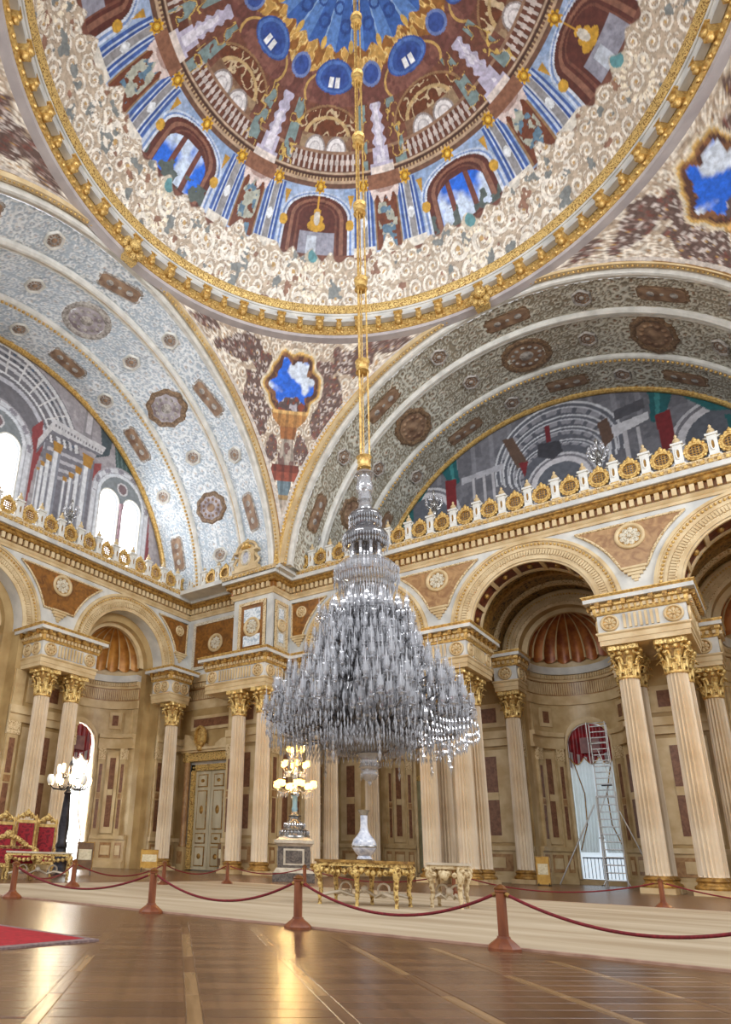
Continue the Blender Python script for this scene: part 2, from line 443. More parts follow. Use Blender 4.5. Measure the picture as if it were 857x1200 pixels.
# ---------------------------------------------------------------- archivolts and spandrels of the arcades
def archivolt(c, T, d, parent, rin=R_IN, rout=R_OUT, zs=ZS, gold=True):
    fr = arc_frames(c, 0, zs, d, T, n=48)
    w = rout - rin
    pr = lambda a, b, h0, h1: [(rin + w * a, 0.03), (rin + w * a, -h0), (rin + w * b, -h1), (rin + w * b, 0.03)]
    MB().sweep(pr(0.0, .16, .05, .07), fr).obj('arch_lip', M_CREAM, parent)
    MB().sweep(pr(.16, .5, .06, .09), fr).obj('carved_band', M_CREAMORN, parent)
    MB().sweep(pr(.5, .62, .13, .13), fr).obj('fillet', M_CREAM, parent)
    MB().sweep(pr(.62, .86, .08, .1), fr).obj('egg_band', M_CREAM, parent)
    MB().sweep(pr(.86, 1.0, .17, .15), fr).obj('arch_rim', M_CREAM, parent)
    mb = MB()
    fr2 = arc_frames(c, 0, zs, d, T, n=64)
    beads(mb, fr2[1:-1], rin + w * .74, -.1, w * .075)
    o = mb.obj('egg_moulding', M_CREAM if not gold else M_GOLD, parent); o['kind'] = 'stuff'
    mb = MB()
    fr2 = arc_frames(c, 0, zs, d, T, n=80)
    for (o_, x, y) in fr2[1:-1]:
        t = Vector(x).cross(Vector(y))
        p = Vector(o_)
        V = []
        for vv in (-.05, -.13):
            for uu, ss in ((rin + w * .22, -.04), (rin + w * .46, -.055), (rin + w * .46, .055), (rin + w * .22, .04)):
                V.append(tuple(p + Vector(x) * uu + Vector(y) * vv + t * ss))
        mb.add(V, [(0, 1, 2, 3), (7, 6, 5, 4), (0, 4, 5, 1), (1, 5, 6, 2), (2, 6, 7, 3), (3, 7, 4, 0)])
    o = mb.obj('leaf_course', M_CREAM, parent, smooth=0); o['kind'] = 'stuff'

def rosette_mesh(name, r, mats, petals=9):
    """round boss facing -Y, centred on the origin"""
    mb = MB()
    prof = [(r, 0.0), (r, 0.05), (r * .93, .09), (r * .8, .09), (r * .74, .04), (r * .72, .02), (0, .02)]
    P = [[(q * math.cos(2 * PI * i / 28), -h, q * math.sin(2 * PI * i / 28)) for q, h in prof[:6]] for i in range(28)]
    mb.grid(P, cu=True, m=0)
    mb.add([(r * .73 * math.cos(2 * PI * i / 28), -.02, r * .73 * math.sin(2 * PI * i / 28)) for i in range(28)], [tuple(range(28))], 1)
    for k in range(petals):
        a = 2 * PI * k / petals
        ca, sa = math.cos(a), math.sin(a)
        pts = [(.12, 0), (.4, .17), (.62, .16), (.7, 0), (.62, -.16), (.4, -.17)]
        base = [(r * (u * ca - v * sa), -.02, r * (u * sa + v * ca)) for u, v in pts]
        top = (r * .45 * ca, -.09, r * .45 * sa)
        mb.add(base + [top], [(i, (i + 1) % 6, 6) for i in range(6)], 2)
    P = [[(q * math.cos(2 * PI * i / 10), -h, q * math.sin(2 * PI * i / 10)) for q, h in ((r * .16, .02), (r * .14, .09), (.001, .11))] for i in range(10)]
    mb.grid(P, cu=True, m=2)
    return mb.mesh(name, mats)
ROS_BIG = rosette_mesh('rosette', 0.62, [M_CREAM, M_DARKGOLD, M_GREY])
ROS_SM = rosette_mesh('rosette', 0.40, [M_CREAM, M_GREY, M_CREAMORN], 8)
ROS_TINY = rosette_mesh('rosette', 0.36, [M_CREAM, M_DARKGOLD, M_CREAM], 8)

def panel_poly(parent, poly, T, d, material, frame_mat, depth=0.06, tube=0.06):
    x = Vector(T(1, 0, 0)); y = Vector((0, 0, 1)); z = -(Vector(T(0, 1, 0)))
    MB().prism(poly, T(0, d, 0), x, y, z, depth).obj('spandrel_panel', material, parent, smooth=0)
    pts = [Vector(T(h, d, zz)) + z * depth for h, zz in poly]
    MB().tube(pts, tube, 6, closed=True).obj('panel_frame', frame_mat, parent)

def bracket(parent, T, h, d, z, s=1.0):
    mb = MB()
    for w, zz, dz, pr in ((.5, .34, .1, .22), (.42, .2, .14, .17), (.3, .06, .14, .12), (.16, -.1, .16, .08), (.08, -.22, .12, .05)):
        a = T(h - w * s, d - pr * s, z + zz * s); b = T(h + w * s, d + .02, z + (zz + dz) * s)
        mb.box([min(a[i], b[i]) for i in range(3)], [max(a[i], b[i]) for i in range(3)])
    mb.obj('bracket', M_CREAM, parent, smooth=0)

def spandrel(parent, T, hp, d, cl, cr, material, rot):
    """curved triangle between the arches centred cl and cr (either may be None at a corner)"""
    rr = 4.28; zt = 15.5; zb = 13.35
    L, Rr = [], []
    for i in range(9):
        z = zb + (zt - zb) * i / 8; dx = math.sqrt(max(rr * rr - (z - ZS) ** 2, 0.05))
        L.append((cl + dx if cl is not None else hp - .05, z)); Rr.append((cr - dx if cr is not None else hp + .05, z))
    if cl is None: L = [(hp + .25, zb), (hp + .25, zt)]
    if cr is None: Rr = [(hp - .25, zb), (hp - .25, zt)]
    poly = L[::-1] + Rr
    poly = poly if True else poly
    panel_poly(parent, poly[::-1], T, d, material, M_CREAMORN)
    hc = hp if (cl is not None and cr is not None) else (hp + .95 if cl is None else hp - .95)
    me = ROS_BIG if (cl is not None and cr is not None) else ROS_TINY
    p = T(hc, d - .06, 14.85)
    place(me, 'rosette', parent, p, rot)
    hb = hp if (cl is not None and cr is not None) else (hp + .75 if cl is None else hp - .75)
    bracket(parent, T, hb, d, zb - .42)

for c in RBAY: archivolt(c, TR, YR, wr)
for c in LBAY: archivolt(c, TL, -XL, wl)
spandrel(wr, TR, RPIER[0], YR, RBAY[0], RBAY[1], M_TAN, 0)
spandrel(wr, TR, RPIER[1], YR, RBAY[1], RBAY[2], M_TAN, 0)
spandrel(wr, TR, -13.9, YR, None, RBAY[0], M_OCHRE, 0)
spandrel(wl, TL, LPIER, -XL, LBAY[0], LBAY[1], M_OCHRE, PI / 2)
spandrel(wl, TL, 14.75, -XL, LBAY[1], None, M_OCHRE, PI / 2)

# panels on the door wall and the corner pier (upper zone)
def upper_panel(parent, x0, x1, y, z0, z1, mfield, mframe, ros=True, face='y', white=False):
    if face == 'y':
        B = lambda a, b, c, d, e: ((a, y - e, c), (b, y + .02, d))
    else:
        B = lambda a, b, c, d, e: ((y - .02, a, c), (y + e, b, d))
    mb = MB(); mb.box(*B(x0, x1, z0, z1, .05)); mb.obj('panel_field', mfield, parent, smooth=0)
    mb = MB(); w = .2
    for a, b, c, d in ((x0, x1, z0, z0 + w), (x0, x1, z1 - w, z1), (x0, x0 + w, z0 + w, z1 - w), (x1 - w, x1, z0 + w, z1 - w)): mb.box(*B(a, b, c, d, .1))
    mb.obj('panel_frame', mframe, parent, smooth=0)
    if white:
        mb = MB(); mb.box(*B(x0 + .42, x1 - .42, (z0 + z1) / 2 + .35, z1 - .45, .075)); mb.box(*B(x0 + .42, x1 - .42, z0 + .45, (z0 + z1) / 2 - .5, .075))
        mb.obj('panel_inset', M_VBLUE if white == 1 else M_OCHRE, parent, smooth=0)
    if ros:
        p = ((x0 + x1) / 2, y - .05, (z0 + z1) / 2) if face == 'y' else (y + .05, (x0 + x1) / 2, (z0 + z1) / 2)
        place(ROS_BIG, 'rosette', parent, p, 0 if face == 'y' else PI / 2)
upper_panel(wn, -21.35, -17.35, 14.75, 12.25, 15.5, M_OCHRE, M_GREY)
upper_panel(wn, -16.45, -14.35, 13.6, 12.25, 15.5, M_OCHRE, M_CREAMORN, white=1)
upper_panel(wn, 13.75, 15.05, -13.9, 12.4, 15.4, M_GREY, M_CREAMORN, face='x', ros=False, white=1)
place(ROS_SM, 'rosette', wn, (-13.83, 14.4, 13.9), PI / 2)

# ---------------------------------------------------------------- coffered soffits and aisle vaults
for c in RBAY:
    av = thing('aisle_vault', 'coffered red and gold barrel vault behind the ' + {0: 'arch hidden by the chandelier', 1: 'middle arch above the ladder', 2: 'arch at the edge of the hall'}[RBAY.index(c)], 'vault', kind='structure')
    # coffers within the wall thickness
    r = R_IN - .01
    def patch(a0, a1, d0, d1, rr, n=6):
        mb = MB()
        P = [[TR(c - rr * math.cos(a0 + (a1 - a0) * i / n), d, ZS + rr * math.sin(a0 + (a1 - a0) * i / n)) for d in (d0, d1)] for i in range(n + 1)]
        return mb.grid(P)
    nb = 7
    fr = MB()
    ring = lambda d0, d1: [(r - .09, d0), (r + .02, d0), (r + .02, d1), (r - .09, d1)]
    f0 = arc_frames(c, 0, ZS, YR, TR, n=48)
    fr.sweep(ring(.03, .16), f0); fr.sweep(ring(1.16, 1.33), f0)
    for k in range(nb + 1):
        a = PI * k / nb
        P = arc_frames(c, 0, ZS, YR, TR, a0=a - .035, a1=a + .035, n=2)
        fr.sweep(ring(.14, 1.18), P)
    fr.obj('coffer_ribs', M_CREAM, av)
    for k in range(nb):
        a0 = PI * (k + .06) / nb; a1 = PI * (k + .94) / nb
        patch(a0, a1, YR + .16, YR + 1.16, r - .005).obj('coffer', M_COFFER, av)
        am = (a0 + a1) / 2
        mb = MB(); p = TR(c - (r - .02) * math.cos(am), YR + .67, ZS + (r - .02) * math.sin(am))
        mb.ball(p, .16, 8, 4, sq=(1, 1, 1)); mb.obj('coffer_boss', M_DARKGOLD, av)
    # barrel of the aisle bay
    R2 = 3.35
    P = [[TR(c - R2 * math.cos(PI * i / 40), YR + 1.35 + d * .4295, ZS + R2 * math.sin(PI * i / 40)) for d in range(11)] for i in range(41)]
    MB().grid(P).obj('barrel', M_OLIVE, av)
    for d in (1.36, 2.7, 4.2):
        MB().sweep([(R2 - .16, 0), (R2 + .02, 0), (R2 + .02, .3), (R2 - .16, .3)], arc_frames(c, 0, ZS, YR + d, TR, n=40)).obj('transverse_rib', M_CREAMORN if d != 2.7 else M_DARKGOLD, av)
    archivolt(c, TR, 20.9, wb, APR, APR + .8, gold=True)
    # impost beams the aisle vaults rest on
for hp in RPIER + [-13.0, 13.0]:
    b = MB().box((hp - 1.15, YR + 1.3, 10.6), (hp + 1.15, 20.9, ZS - .02))
    b.obj('impost_beam', M_CREAM, wb, smooth=0)

# ---------------------------------------------------------------- apses: half-round niches with window, entablature and shell
def cyl(R, a, z): return (R * math.sin(a), R * math.cos(a), z)
def cbox(mb, R, a0, a1, z0, z1, dep, n=5, m=0):
    P = []
    for i in range(n + 1):
        a = a0 + (a1 - a0) * i / n
        P.append([cyl(R + .01, a, z0), cyl(R - dep, a, z0), cyl(R - dep, a, z1), cyl(R + .01, a, z1)])
    mb.grid(P, cv=True, m=m)
    mb.add(P[0], [(0, 1, 2, 3)], m); mb.add(P[-1], [(3, 2, 1, 0)], m)
    return mb
def apse(label, loc, rz, shell_mat):
    t = thing('apse', label, 'niche', loc, rz, kind='structure')
    aw = math.radians(27); n = 36
    mb = MB()
    cols = sorted(set([-PI / 2 + PI * i / n for i in range(n + 1)] + [-aw, aw]))
    for a, b in zip(cols[:-1], cols[1:]):
        def zt(q): return 7.2 + 1.2 * math.sqrt(max(0, 1 - (q / aw) ** 2))
        inside = abs((a + b) / 2) < aw
        za, zb = (zt(a), zt(b)) if inside else (0, 0)
        mb.add([cyl(APR, a, za), cyl(APR, b, zb), cyl(APR, b, 12.5), cyl(APR, a, 12.5)], [(0, 1, 2, 3)])
        if inside:
            mb.add([cyl(APR, a, 0), cyl(APR, b, 0), cyl(APR, b, .25), cyl(APR, a, .25)], [(0, 1, 2, 3)])
    mb.obj('niche_wall', M_PANEL, t)
    # reveal of the window
    mb = MB(); path = []
    for k in range(8): path.append((-aw, .25 + (7.2 - .25) * k / 8))
    for k in range(21):
        q = PI * k / 20; path.append((-aw * math.cos(q), 7.2 + 1.2 * math.sin(q)))
    for k in range(8): path.append((aw, 7.2 - (7.2 - .25) * (k + 1) / 8))
    mb.grid([[cyl(APR - .06, a, z), cyl(APR + .5, a, z)] for a, z in path])
    mb.obj('window_reveal', M_CREAM, t)
    mb = MB(); P = []
    for a, z in path:
        out = 1.13 if z <= 7.2 else 1.0
        a2 = a * 1.13; z2 = z if z <= 7.2 else 7.2 + (z - 7.2) * 1.28
        P.append([cyl(APR, a, z), cyl(APR - .1, a, z), cyl(APR - .14, (a + a2) / 2, (z + z2) / 2), cyl(APR - .1, a2, z2), cyl(APR, a2, z2)])
    mb.grid(P).obj('window_surround', M_CREAM, t)
    # dado, pilasters and inlaid panels either side
    for s in (-1, 1):
        D = lambda x0, x1: (math.radians(s * x0), math.radians(s * x1)) if s > 0 else (math.radians(s * x1), math.radians(s * x0))
        mb = MB(); cbox(mb, APR, *D(32, 89), 0, .35, .22); cbox(mb, APR, *D(32, 89), .35, 1.6, .12); cbox(mb, APR, *D(32, 89), 1.6, 1.82, .2); mb.obj('dado', M_PANEL, t, smooth=.4)
        for x0, x1 in ((35, 43), (49, 66), (72, 84)):
            mb = MB(); cbox(mb, APR, *D(x0, x1), .55, 1.42, .15); mb.obj('dado_panel', M_TAN, t, smooth=.4)
            mb = MB(); cbox(mb, APR, *D(x0 + 1.6, x1 - 1.6), .72, 1.25, .17); mb.obj('dado_inlay', M_CREAM, t, smooth=.4)
        for x0, x1 in ((34, 43.5), (68, 78)):
            mb = MB(); cbox(mb, APR, *D(x0, x1), 1.82, 6.3, .16); mb.obj('pilaster', M_PANEL, t, smooth=.4)
            mb = MB(); cbox(mb, APR, *D(x0 + 2.5, x1 - 2.5), 2.2, 3.9, .18); cbox(mb, APR, *D(x0 + 2.5, x1 - 2.5), 4.3, 6.0, .18); mb.obj('pilaster_inlay', M_REDPAN, t, smooth=.4)
            mb = MB(); cbox(mb, APR, *D(x0 + 2.0, x1 - 2.0), 3.95, 4.25, .19); mb.obj('pilaster_boss', M_TAN, t, smooth=.4)
            mb = MB(); cbox(mb, APR, *D(x0 - .6, x1 + .6), 6.3, 6.95, .2); mb.obj('pilaster_capital', M_CREAMORN, t, smooth=.4)
        mb = MB(); cbox(mb, APR, *D(46.5, 65), 1.95, 6.75, .07); mb.obj('panel_frame', M_CREAM, t, smooth=.4)
        mb = MB(); cbox(mb, APR, *D(51.5, 60), 2.3, 6.4, .09); mb.obj('panel_inlay', M_REDPAN, t, smooth=.4)
        mb = MB(); cbox(mb, APR, *D(52, 59.5), 4.15, 4.5, .12); mb.obj('panel_boss', M_CREAM, t, smooth=.4)
        mb = MB(); cbox(mb, APR, *D(31.5, 89), 6.95, 7.15, .2); cbox(mb, APR, *D(31.5, 89), 7.15, 7.6, .15); cbox(mb, APR, *D(31.5, 89), 7.6, 7.85, .28); mb.obj('sub_cornice', M_CREAM, t, smooth=.4)
        mb = MB(); cbox(mb, APR, *D(44, 62), 8.2, 9.25, .08); mb.obj('panel_frame', M_CREAM, t, smooth=.4)
        mb = MB(); cbox(mb, APR, *D(48.5, 57.5), 8.4, 9.05, .1); mb.obj('panel_inlay', M_REDPAN, t, smooth=.4)
        mb = MB(); cbox(mb, APR, *D(68, 80), 7.85, 9.4, .1); mb.obj('pilaster', M_PANEL, t, smooth=.4)
    # entablature round the niche
    fr = []
    for i in range(33):
        a = -PI / 2 + PI * i / 32
        fr.append(((0, 0, 0), (math.sin(a), math.cos(a), 0), (0, 0, 1)))
    B = lambda d0, z0, d1, z1: [(APR + .02, z0), (APR - d0, z0), (APR - d1, z1), (APR + .02, z1)]
    MB().sweep(B(.08, 9.45, .12, 9.95), fr).obj('architrave', M_CREAM, t)
    MB().sweep(B(.06, 9.95, .06, 10.75), fr).obj('frieze', M_TAN, t)
    MB().sweep(B(.14, 10.75, .2, 11.15), fr).obj('bed_moulding', M_CREAM, t)
    MB().sweep(B(.34, 11.15, .42, 11.55), fr).obj('corona', M_WHITE, t)
    mb = MB()
    for i in range(47):
        a = -PI / 2 + PI * (i + .5) / 47; cbox(mb, APR, a - .013, a + .013, 10.9, 11.12, .28, n=1)
    o = mb.obj('dentil_course', M_CREAM, t, smooth=0); o['kind'] = 'stuff'
    mb = MB()
    for i in range(61):
        a = -PI / 2 + PI * (i + .5) / 61; cbox(mb, APR, a - .012, a + .012, 10.03, 10.68, .11, n=1)
    o = mb.obj('fluted_frieze', M_CREAM, t, smooth=0); o['kind'] = 'stuff'
    # scalloped half-dome
    lob = 9; na = lob * 8; ne = 14; P = []
    for i in range(na + 1):
        u = i / na; a = -PI / 2 + PI * u
        s = abs(math.sin(PI * lob * u))
        row = []
        for j in range(ne + 1):
            e = PI / 2 * j / ne
            drop = -.18 * s * (1 - j / ne) ** 6
            R = APR - .24 + .2 * s * math.cos(e) ** .6
            row.append((R * math.cos(e) * math.sin(a), R * math.cos(e) * math.cos(a), ZS + .15 + drop + R * math.sin(e)))
        P.append(row)
    MB().grid(P).obj('shell', shell_mat, t, smooth=1.2)
    mb = MB()
    for k in range(lob + 1):
        a = -PI / 2 + PI * k / lob
        mb.tube([((APR - .25) * math.cos(PI / 2 * j / 10) * math.sin(a), (APR - .25) * math.cos(PI / 2 * j / 10) * math.cos(a), ZS + .15 + (APR - .25) * math.sin(PI / 2 * j / 10)) for j in range(11)],
                [.055 * (1 - .7 * j / 10) for j in range(11)], 5)
    mb.obj('shell_ribs', M_CREAM, t)
    MB().sweep([(APR - .34, -.1), (APR + .1, -.1), (APR + .1, .12), (APR - .34, .12)], arc_frames(0, 0, ZS + .1, 0, TR, n=36)).obj('shell_rim', M_CREAM, t)
    return t
APS = []
for c, lab in zip(RBAY, ('apse glimpsed beneath the chandelier behind the gilded table', 'apse with russet shell and curtained window behind the ladder', 'apse with russet shell at the edge of the hall')):
    APS.append(apse(lab, (c, 21.55, 0), 0, M_SHELLRED))
for c, lab in zip(LBAY, ('niche with amber shell behind the crimson thrones', 'niche with amber shell over the brightly lit window')):
    APS.append(apse(lab, (XL - 1.25, c, 0), PI / 2, M_SHELL))
# ---------------------------------------------------------------- columns
def column_meshes():
    H0, H1 = 0.62, 8.25
    mb = MB(); mb.box((-.58, -.58, 0), (.58, .58, .2)); pl = mb.mesh('plinth', M_CREAM, 0)
    mb = MB(); mb.lathe([(.57, .2), (.6, .25), (.57, .33), (.5, .36), (.47, .42), (.5, .48), (.53, .5), (.5, .57), (.45, .6), (.44, .63)], n=28)
    ba = mb.mesh('base', M_DARKGOLD)
    mb = MB(); nf = 18; per = 6; P = []
    for i in range(nf * per):
        th = 2 * PI * i / (nf * per); ph = (i % per) / per
        row = []
        for j in range(9):
            t = j / 8; R = .425 - .06 * t ** 1.6
            fd = .115 * math.sin(PI * ph) if ph > 0 else 0
            if j in (0, 8): fd = 0
            row.append(((R - fd) * math.cos(th), (R - fd) * math.sin(th), H0 + (H1 - H0) * (t if j not in (1, 7) else (.015 if j == 1 else .985))))
        P.append(row)
    mb.grid(P, cu=True); sh = mb.mesh('shaft', M_COL, 0.9)
    mb = MB(); mb.lathe([(.37, 8.22), (.42, 8.24), (.42, 8.32), (.38, 8.34)], n=24); nk = mb.mesh('neck_ring', M_GOLD)
    # capital: bell, two rows of acanthus leaves, corner volutes, abacus
    mb = MB()
    mb.lathe([(.36, 8.3), (.37, 8.7), (.42, 9.1), (.52, 9.4)], n=20, m=1)
    def leaf(a, z0, h, w, r0, curl):
        ca, sa = math.cos(a), math.sin(a); rows = []
        for j in range(7):
            t = j / 6
            rr = r0 + .04 + .1 * t ** 2 + (curl * max(0, t - .6) ** 1.2)
            zz = z0 + h * (t if t < .84 else .84 - (t - .84) * .9)
            ww = w * (1 - .25 * t) * math.sin(PI * (.25 + .6 * (1 - t) ** .8)) if j < 6 else w * .35
            row = []
            for q, off in ((-1, .0), (-.5, .045), (0, .015), (.5, .045), (1, .0)):
                x = rr + off; y = q * ww
                row.append((x * ca - y * sa, x * sa + y * ca, zz))
            rows.append(row)
        mb.grid(rows)
    for k in range(8): leaf(2 * PI * k / 8, 8.32, .55, .15, .34, .5)
    for k in range(8): leaf(2 * PI * (k + .5) / 8, 8.45, .8, .15, .36, .55)
    for k in range(4):
        a = PI / 4 + k * PI / 2; ca, sa = math.cos(a), math.sin(a)
        pts = []
        for j in range(15):
            q = j / 14 * 3.6; r = .17 * (1 - j / 17)
            x = .6 + r * math.cos(q + 1.6); z = 9.3 + r * math.sin(q + 1.6)
            pts.append((x * ca, x * sa, z))
        mb.tube(pts, [.065 - .002 * j for j in range(15)], 6)
        a2 = k * PI / 2
        for sgn in (-1, 1):
            mb.ball((.5 * math.cos(a2 + sgn * .28), .5 * math.sin(a2 + sgn * .28), 9.28), .1, 7, 4)
        mb.ball((.55 * math.cos(a2), .55 * math.sin(a2), 9.45), .13, 7, 5)
    ab = []
    for k in range(4):
        a = PI / 4 + k * PI / 2
        ab += [(.78 * math.cos(a - .07), .78 * math.sin(a - .07)), (.78 * math.cos(a + .07), .78 * math.sin(a + .07)), (.5 * math.cos(a + PI / 4), .5 * math.sin(a + PI / 4))]
    mb.prism(ab, (0, 0, 9.42), (1, 0, 0), (0, 1, 0), (0, 0, 1), .2)
    cp = mb.mesh('capital', [M_COLDK, M_DARKGOLD], .9)
    return pl, ba, sh, nk, cp
CMESH = column_meshes()
def column(x, y, label, group=None, rz=0.0, s=1.0):
    t = thing('fluted_column', label, 'column', (x, y, 0), rz, group)
    for me, nm in zip(CMESH, ('plinth', 'base', 'shaft', 'neck_ring', 'capital')): place(me, nm, t)
    t.scale = (s, s, 1)
    return t
CY0, CY1 = 14.65, 16.35
dx = .86
column(RPIER[1] - dx + .1, CY0, 'fluted column just beside the ladder, front one of the big pier', 'columns of the pier beside the ladder')
column(RPIER[1] + dx + .1, CY0, 'outermost front fluted column of the big pier, farthest from the chandelier', 'columns of the pier beside the ladder')
column(RPIER[1] - dx + .1, CY1, 'rear fluted column of the big pier peeping behind the one beside the ladder', 'columns of the pier beside the ladder')
column(RPIER[1] + dx + .1, CY1, 'rear fluted column at the far edge of the big pier', 'columns of the pier beside the ladder')
column(RPIER[0] - dx + .15, CY0, 'front fluted column directly under the edge of the chandelier', 'columns of the middle pier')
column(RPIER[0] + dx + .15, CY0, 'front fluted column of the middle pier on the ladder side', 'columns of the middle pier')
column(RPIER[0] - dx + .15, CY1, 'rear fluted column seen between the two front columns of the middle pier', 'columns of the middle pier')
column(RPIER[0] + dx + .15, CY1, 'rear fluted column of the middle pier half hidden on its ladder side', 'columns of the middle pier')
column(-15.15, 12.45, 'fluted column immediately beside the gilded door', 'columns of the corner pier')
column(-13.4, 12.45, 'brightly lit fluted column between the door and the glowing candelabrum', 'columns of the corner pier')
column(-11.85, 14.95, 'lamp-lit fluted column just behind the glowing candelabrum', 'columns of the corner pier')
column(-12.0, 17.0, 'rear fluted column between the candelabrum and the porcelain vase', 'columns of the corner pier')
column(-20.8, 3.65, 'fluted column behind the crimson thrones', 'paired columns by the thrones')
column(-20.8, 5.4, 'fluted column behind the dark lamp standard', 'paired columns by the thrones')
column(-20.75, 12.75, 'single fluted column between the bright window and the gilded door')
column(-2.55, 20.1, 'slender fluted column inside the aisle next to the apse window')
column(3.3, 20.1, 'fluted column deep inside the aisle behind the big pier')
column(-11.1, 20.1, 'fluted column in the aisle directly behind the porcelain vase')
column(-6.2, 20.1, 'fluted column deep in the aisle hidden behind the chandelier pier')
column(6.5, 20.1, 'fluted column deep in the aisle beyond the big pier')

# ---------------------------------------------------------------- impost entablature blocks over the columns
FLUTE = None
def impost(label, x0, x1, y0, y1, z0=9.62, over=.45, ros=(), group=None, k=1.0):
    """entablature block over columns: core rectangle x0..x1, y0..y1"""
    t = thing('impost_block', label, 'entablature', group=group, kind='structure')
    path = [(x0, y0), (x1, y0), (x1, y1), (x0, y1)]
    H = ZI - z0
    Z = lambda f: z0 + H * f
    fr = plan_frames(path, True)
    S = lambda nm, pr, mt: MB().sweep(pr, fr, closed_path=True).obj(nm, mt, t, .5)
    mb = MB().box((x0 + .02, y0 + .02, z0 + .02), (x1 - .02, y1 - .02, ZI - .02)); mb.obj('core', M_CREAM, t, 0)
    S('architrave', [(-.1, Z(0)), (0, Z(0)), (.0, Z(.1)), (.03, Z(.1)), (.03, Z(.2)), (.09, Z(.23)), (.09, Z(.26)), (-.1, Z(.26))], M_CREAM)
    S('frieze', [(-.1, Z(.26)), (-.01, Z(.26)), (-.01, Z(.62)), (-.1, Z(.62))], M_WHITE)
    S('bed_moulding', [(-.1, Z(.62)), (.05, Z(.62)), (.1, Z(.67)), (.1, Z(.76)), (.16, Z(.79)), (.16, Z(.86)), (-.1, Z(.86))], M_GOLD)
    S('corona', [(-.1, Z(.86)), (over * .86, Z(.86)), (over * .86, Z(.94)), (-.1, Z(.94))], M_WHITE)
    S('cyma', [(-.1, Z(.94)), (over * .86, Z(.94)), (over * .92, Z(.965)), (over, Z(.985)), (over, Z(1)), (-.1, Z(1))], M_GOLD)
    mb = MB()
    for o, nn, d in along(path, .21, .1, True): obox(mb, o, nn, d, .12, .08, .2, Z(.675), Z(.75))
    q = mb.obj('dentil_course', M_CREAM, t, 0); q['kind'] = 'stuff'
    mb = MB()
    for o, nn, d in along(path, .5, .14, True):
        obox(mb, o, nn, d, .17, .1, over * .8, Z(.79), Z(.86)); obox(mb, o + nn * over * .66, nn, d, .13, -.03, .05, Z(.75), Z(.79))
    q = mb.obj('modillion_course', M_DARKGOLD, t, 0); q['kind'] = 'stuff'
    # fluted frieze with rosettes at the ends of each face
    mb = MB()
    for i in range(4):
        a, b = Vector((*path[i], 0)), Vector((*path[(i + 1) % 4], 0))
        L = (b - a).length; d = (b - a).normalized(); nn = Vector((d.y, -d.x, 0))
        rr = .36
        if L > 2.0:
            n = int((L - 4 * rr - .3) / .2)
            for j in range(n):
                s = L / 2 + (j - (n - 1) / 2) * .2
                obox(mb, a + d * s, nn, d, .1, 0, .06, Z(.3), Z(.585))
        ss = ([.5] if L < 1.3 else [rr + .12, L - rr - .12]) if L < 2.0 or True else []
        for s in ss:
            s = L * .5 if L < 1.3 else s
            p = a + d * s
            o = place(ROS_TINY, 'rosette', t, (p.x, p.y, Z(.44)), math.atan2(nn.y, nn.x) + PI / 2)
    q = mb.obj('fluted_frieze', M_CREAM, t, 0); q['kind'] = 'stuff'
    return t
GI = 'entablature blocks over the column clusters'
impost('entablature block crowning the big four-column pier beside the ladder', RPIER[1] - 1.55, RPIER[1] + 1.75, 13.95, 17.2, group=GI)
impost('entablature block crowning the middle pier half behind the chandelier', RPIER[0] - 1.5, RPIER[0] + 1.8, 13.95, 17.2, group=GI)
impost('entablature block on the corner pier over the pair beside the gilded door', -17.3, -13.0, 11.9, 13.62, group=GI)
impost('entablature block in the corner behind the top of the glowing candelabrum', -13.92, -11.2, 14.0, 18.0, group=GI)
impost('entablature block over the paired columns by the crimson thrones', -21.87, -20.15, LPIER - 1.75, LPIER + 1.65, group=GI)
impost('narrow entablature block over the single column between window and door', -21.87, -20.3, 11.95, 13.6, group=GI)
for xx, lb in ((-2.55, 'small entablature block in the aisle next to the russet shell'), (3.3, 'small entablature block in the aisle behind the big pier'),
               (-11.1, 'small entablature block in the aisle behind the chandelier'), (-6.2, 'small entablature block in the aisle hidden by the middle pier'), (6.5, 'small entablature block in the aisle near the picture edge')):
    impost(lb, xx - .62, xx + .62, 19.45, 20.92, over=.3, group=GI)
# string entablature along the door wall
st = thing('trim_1', 'fluted entablature band above the gilded door', 'trim', kind='structure')
DW = [(XL, 14.75), (-16.9, 14.75)]
profile_sweep(st, 'architrave', [(-.05, 9.62), (.06, 9.62), (.1, 9.9), (.16, 10.15), (-.05, 10.15)], M_CREAM, DW)
profile_sweep(st, 'frieze', [(-.05, 10.15), (.06, 10.15), (.06, 10.95), (-.05, 10.95)], M_TAN, DW)
profile_sweep(st, 'bed_moulding', [(-.05, 10.95), (.2, 10.95), (.26, 11.3), (-.05, 11.3)], M_CREAM, DW)
profile_sweep(st, 'corona', [(-.05, 11.3), (.4, 11.3), (.45, ZI), (-.05, ZI)], M_CREAM, DW)
mb = MB()
for o, nn, d in along(DW, .16, .1): obox(mb, o, nn, d, .08, .05, .12, 10.25, 10.85)
o = mb.obj('fluted_frieze', M_CREAM, st, 0); o['kind'] = 'stuff'
mb = MB()
for o, nn, d in along(DW, .26, .1): obox(mb, o, nn, d, .14, .2, .34, 11.0, 11.25)
o = mb.obj('dentil_course', M_CREAM, st, 0); o['kind'] = 'stuff'
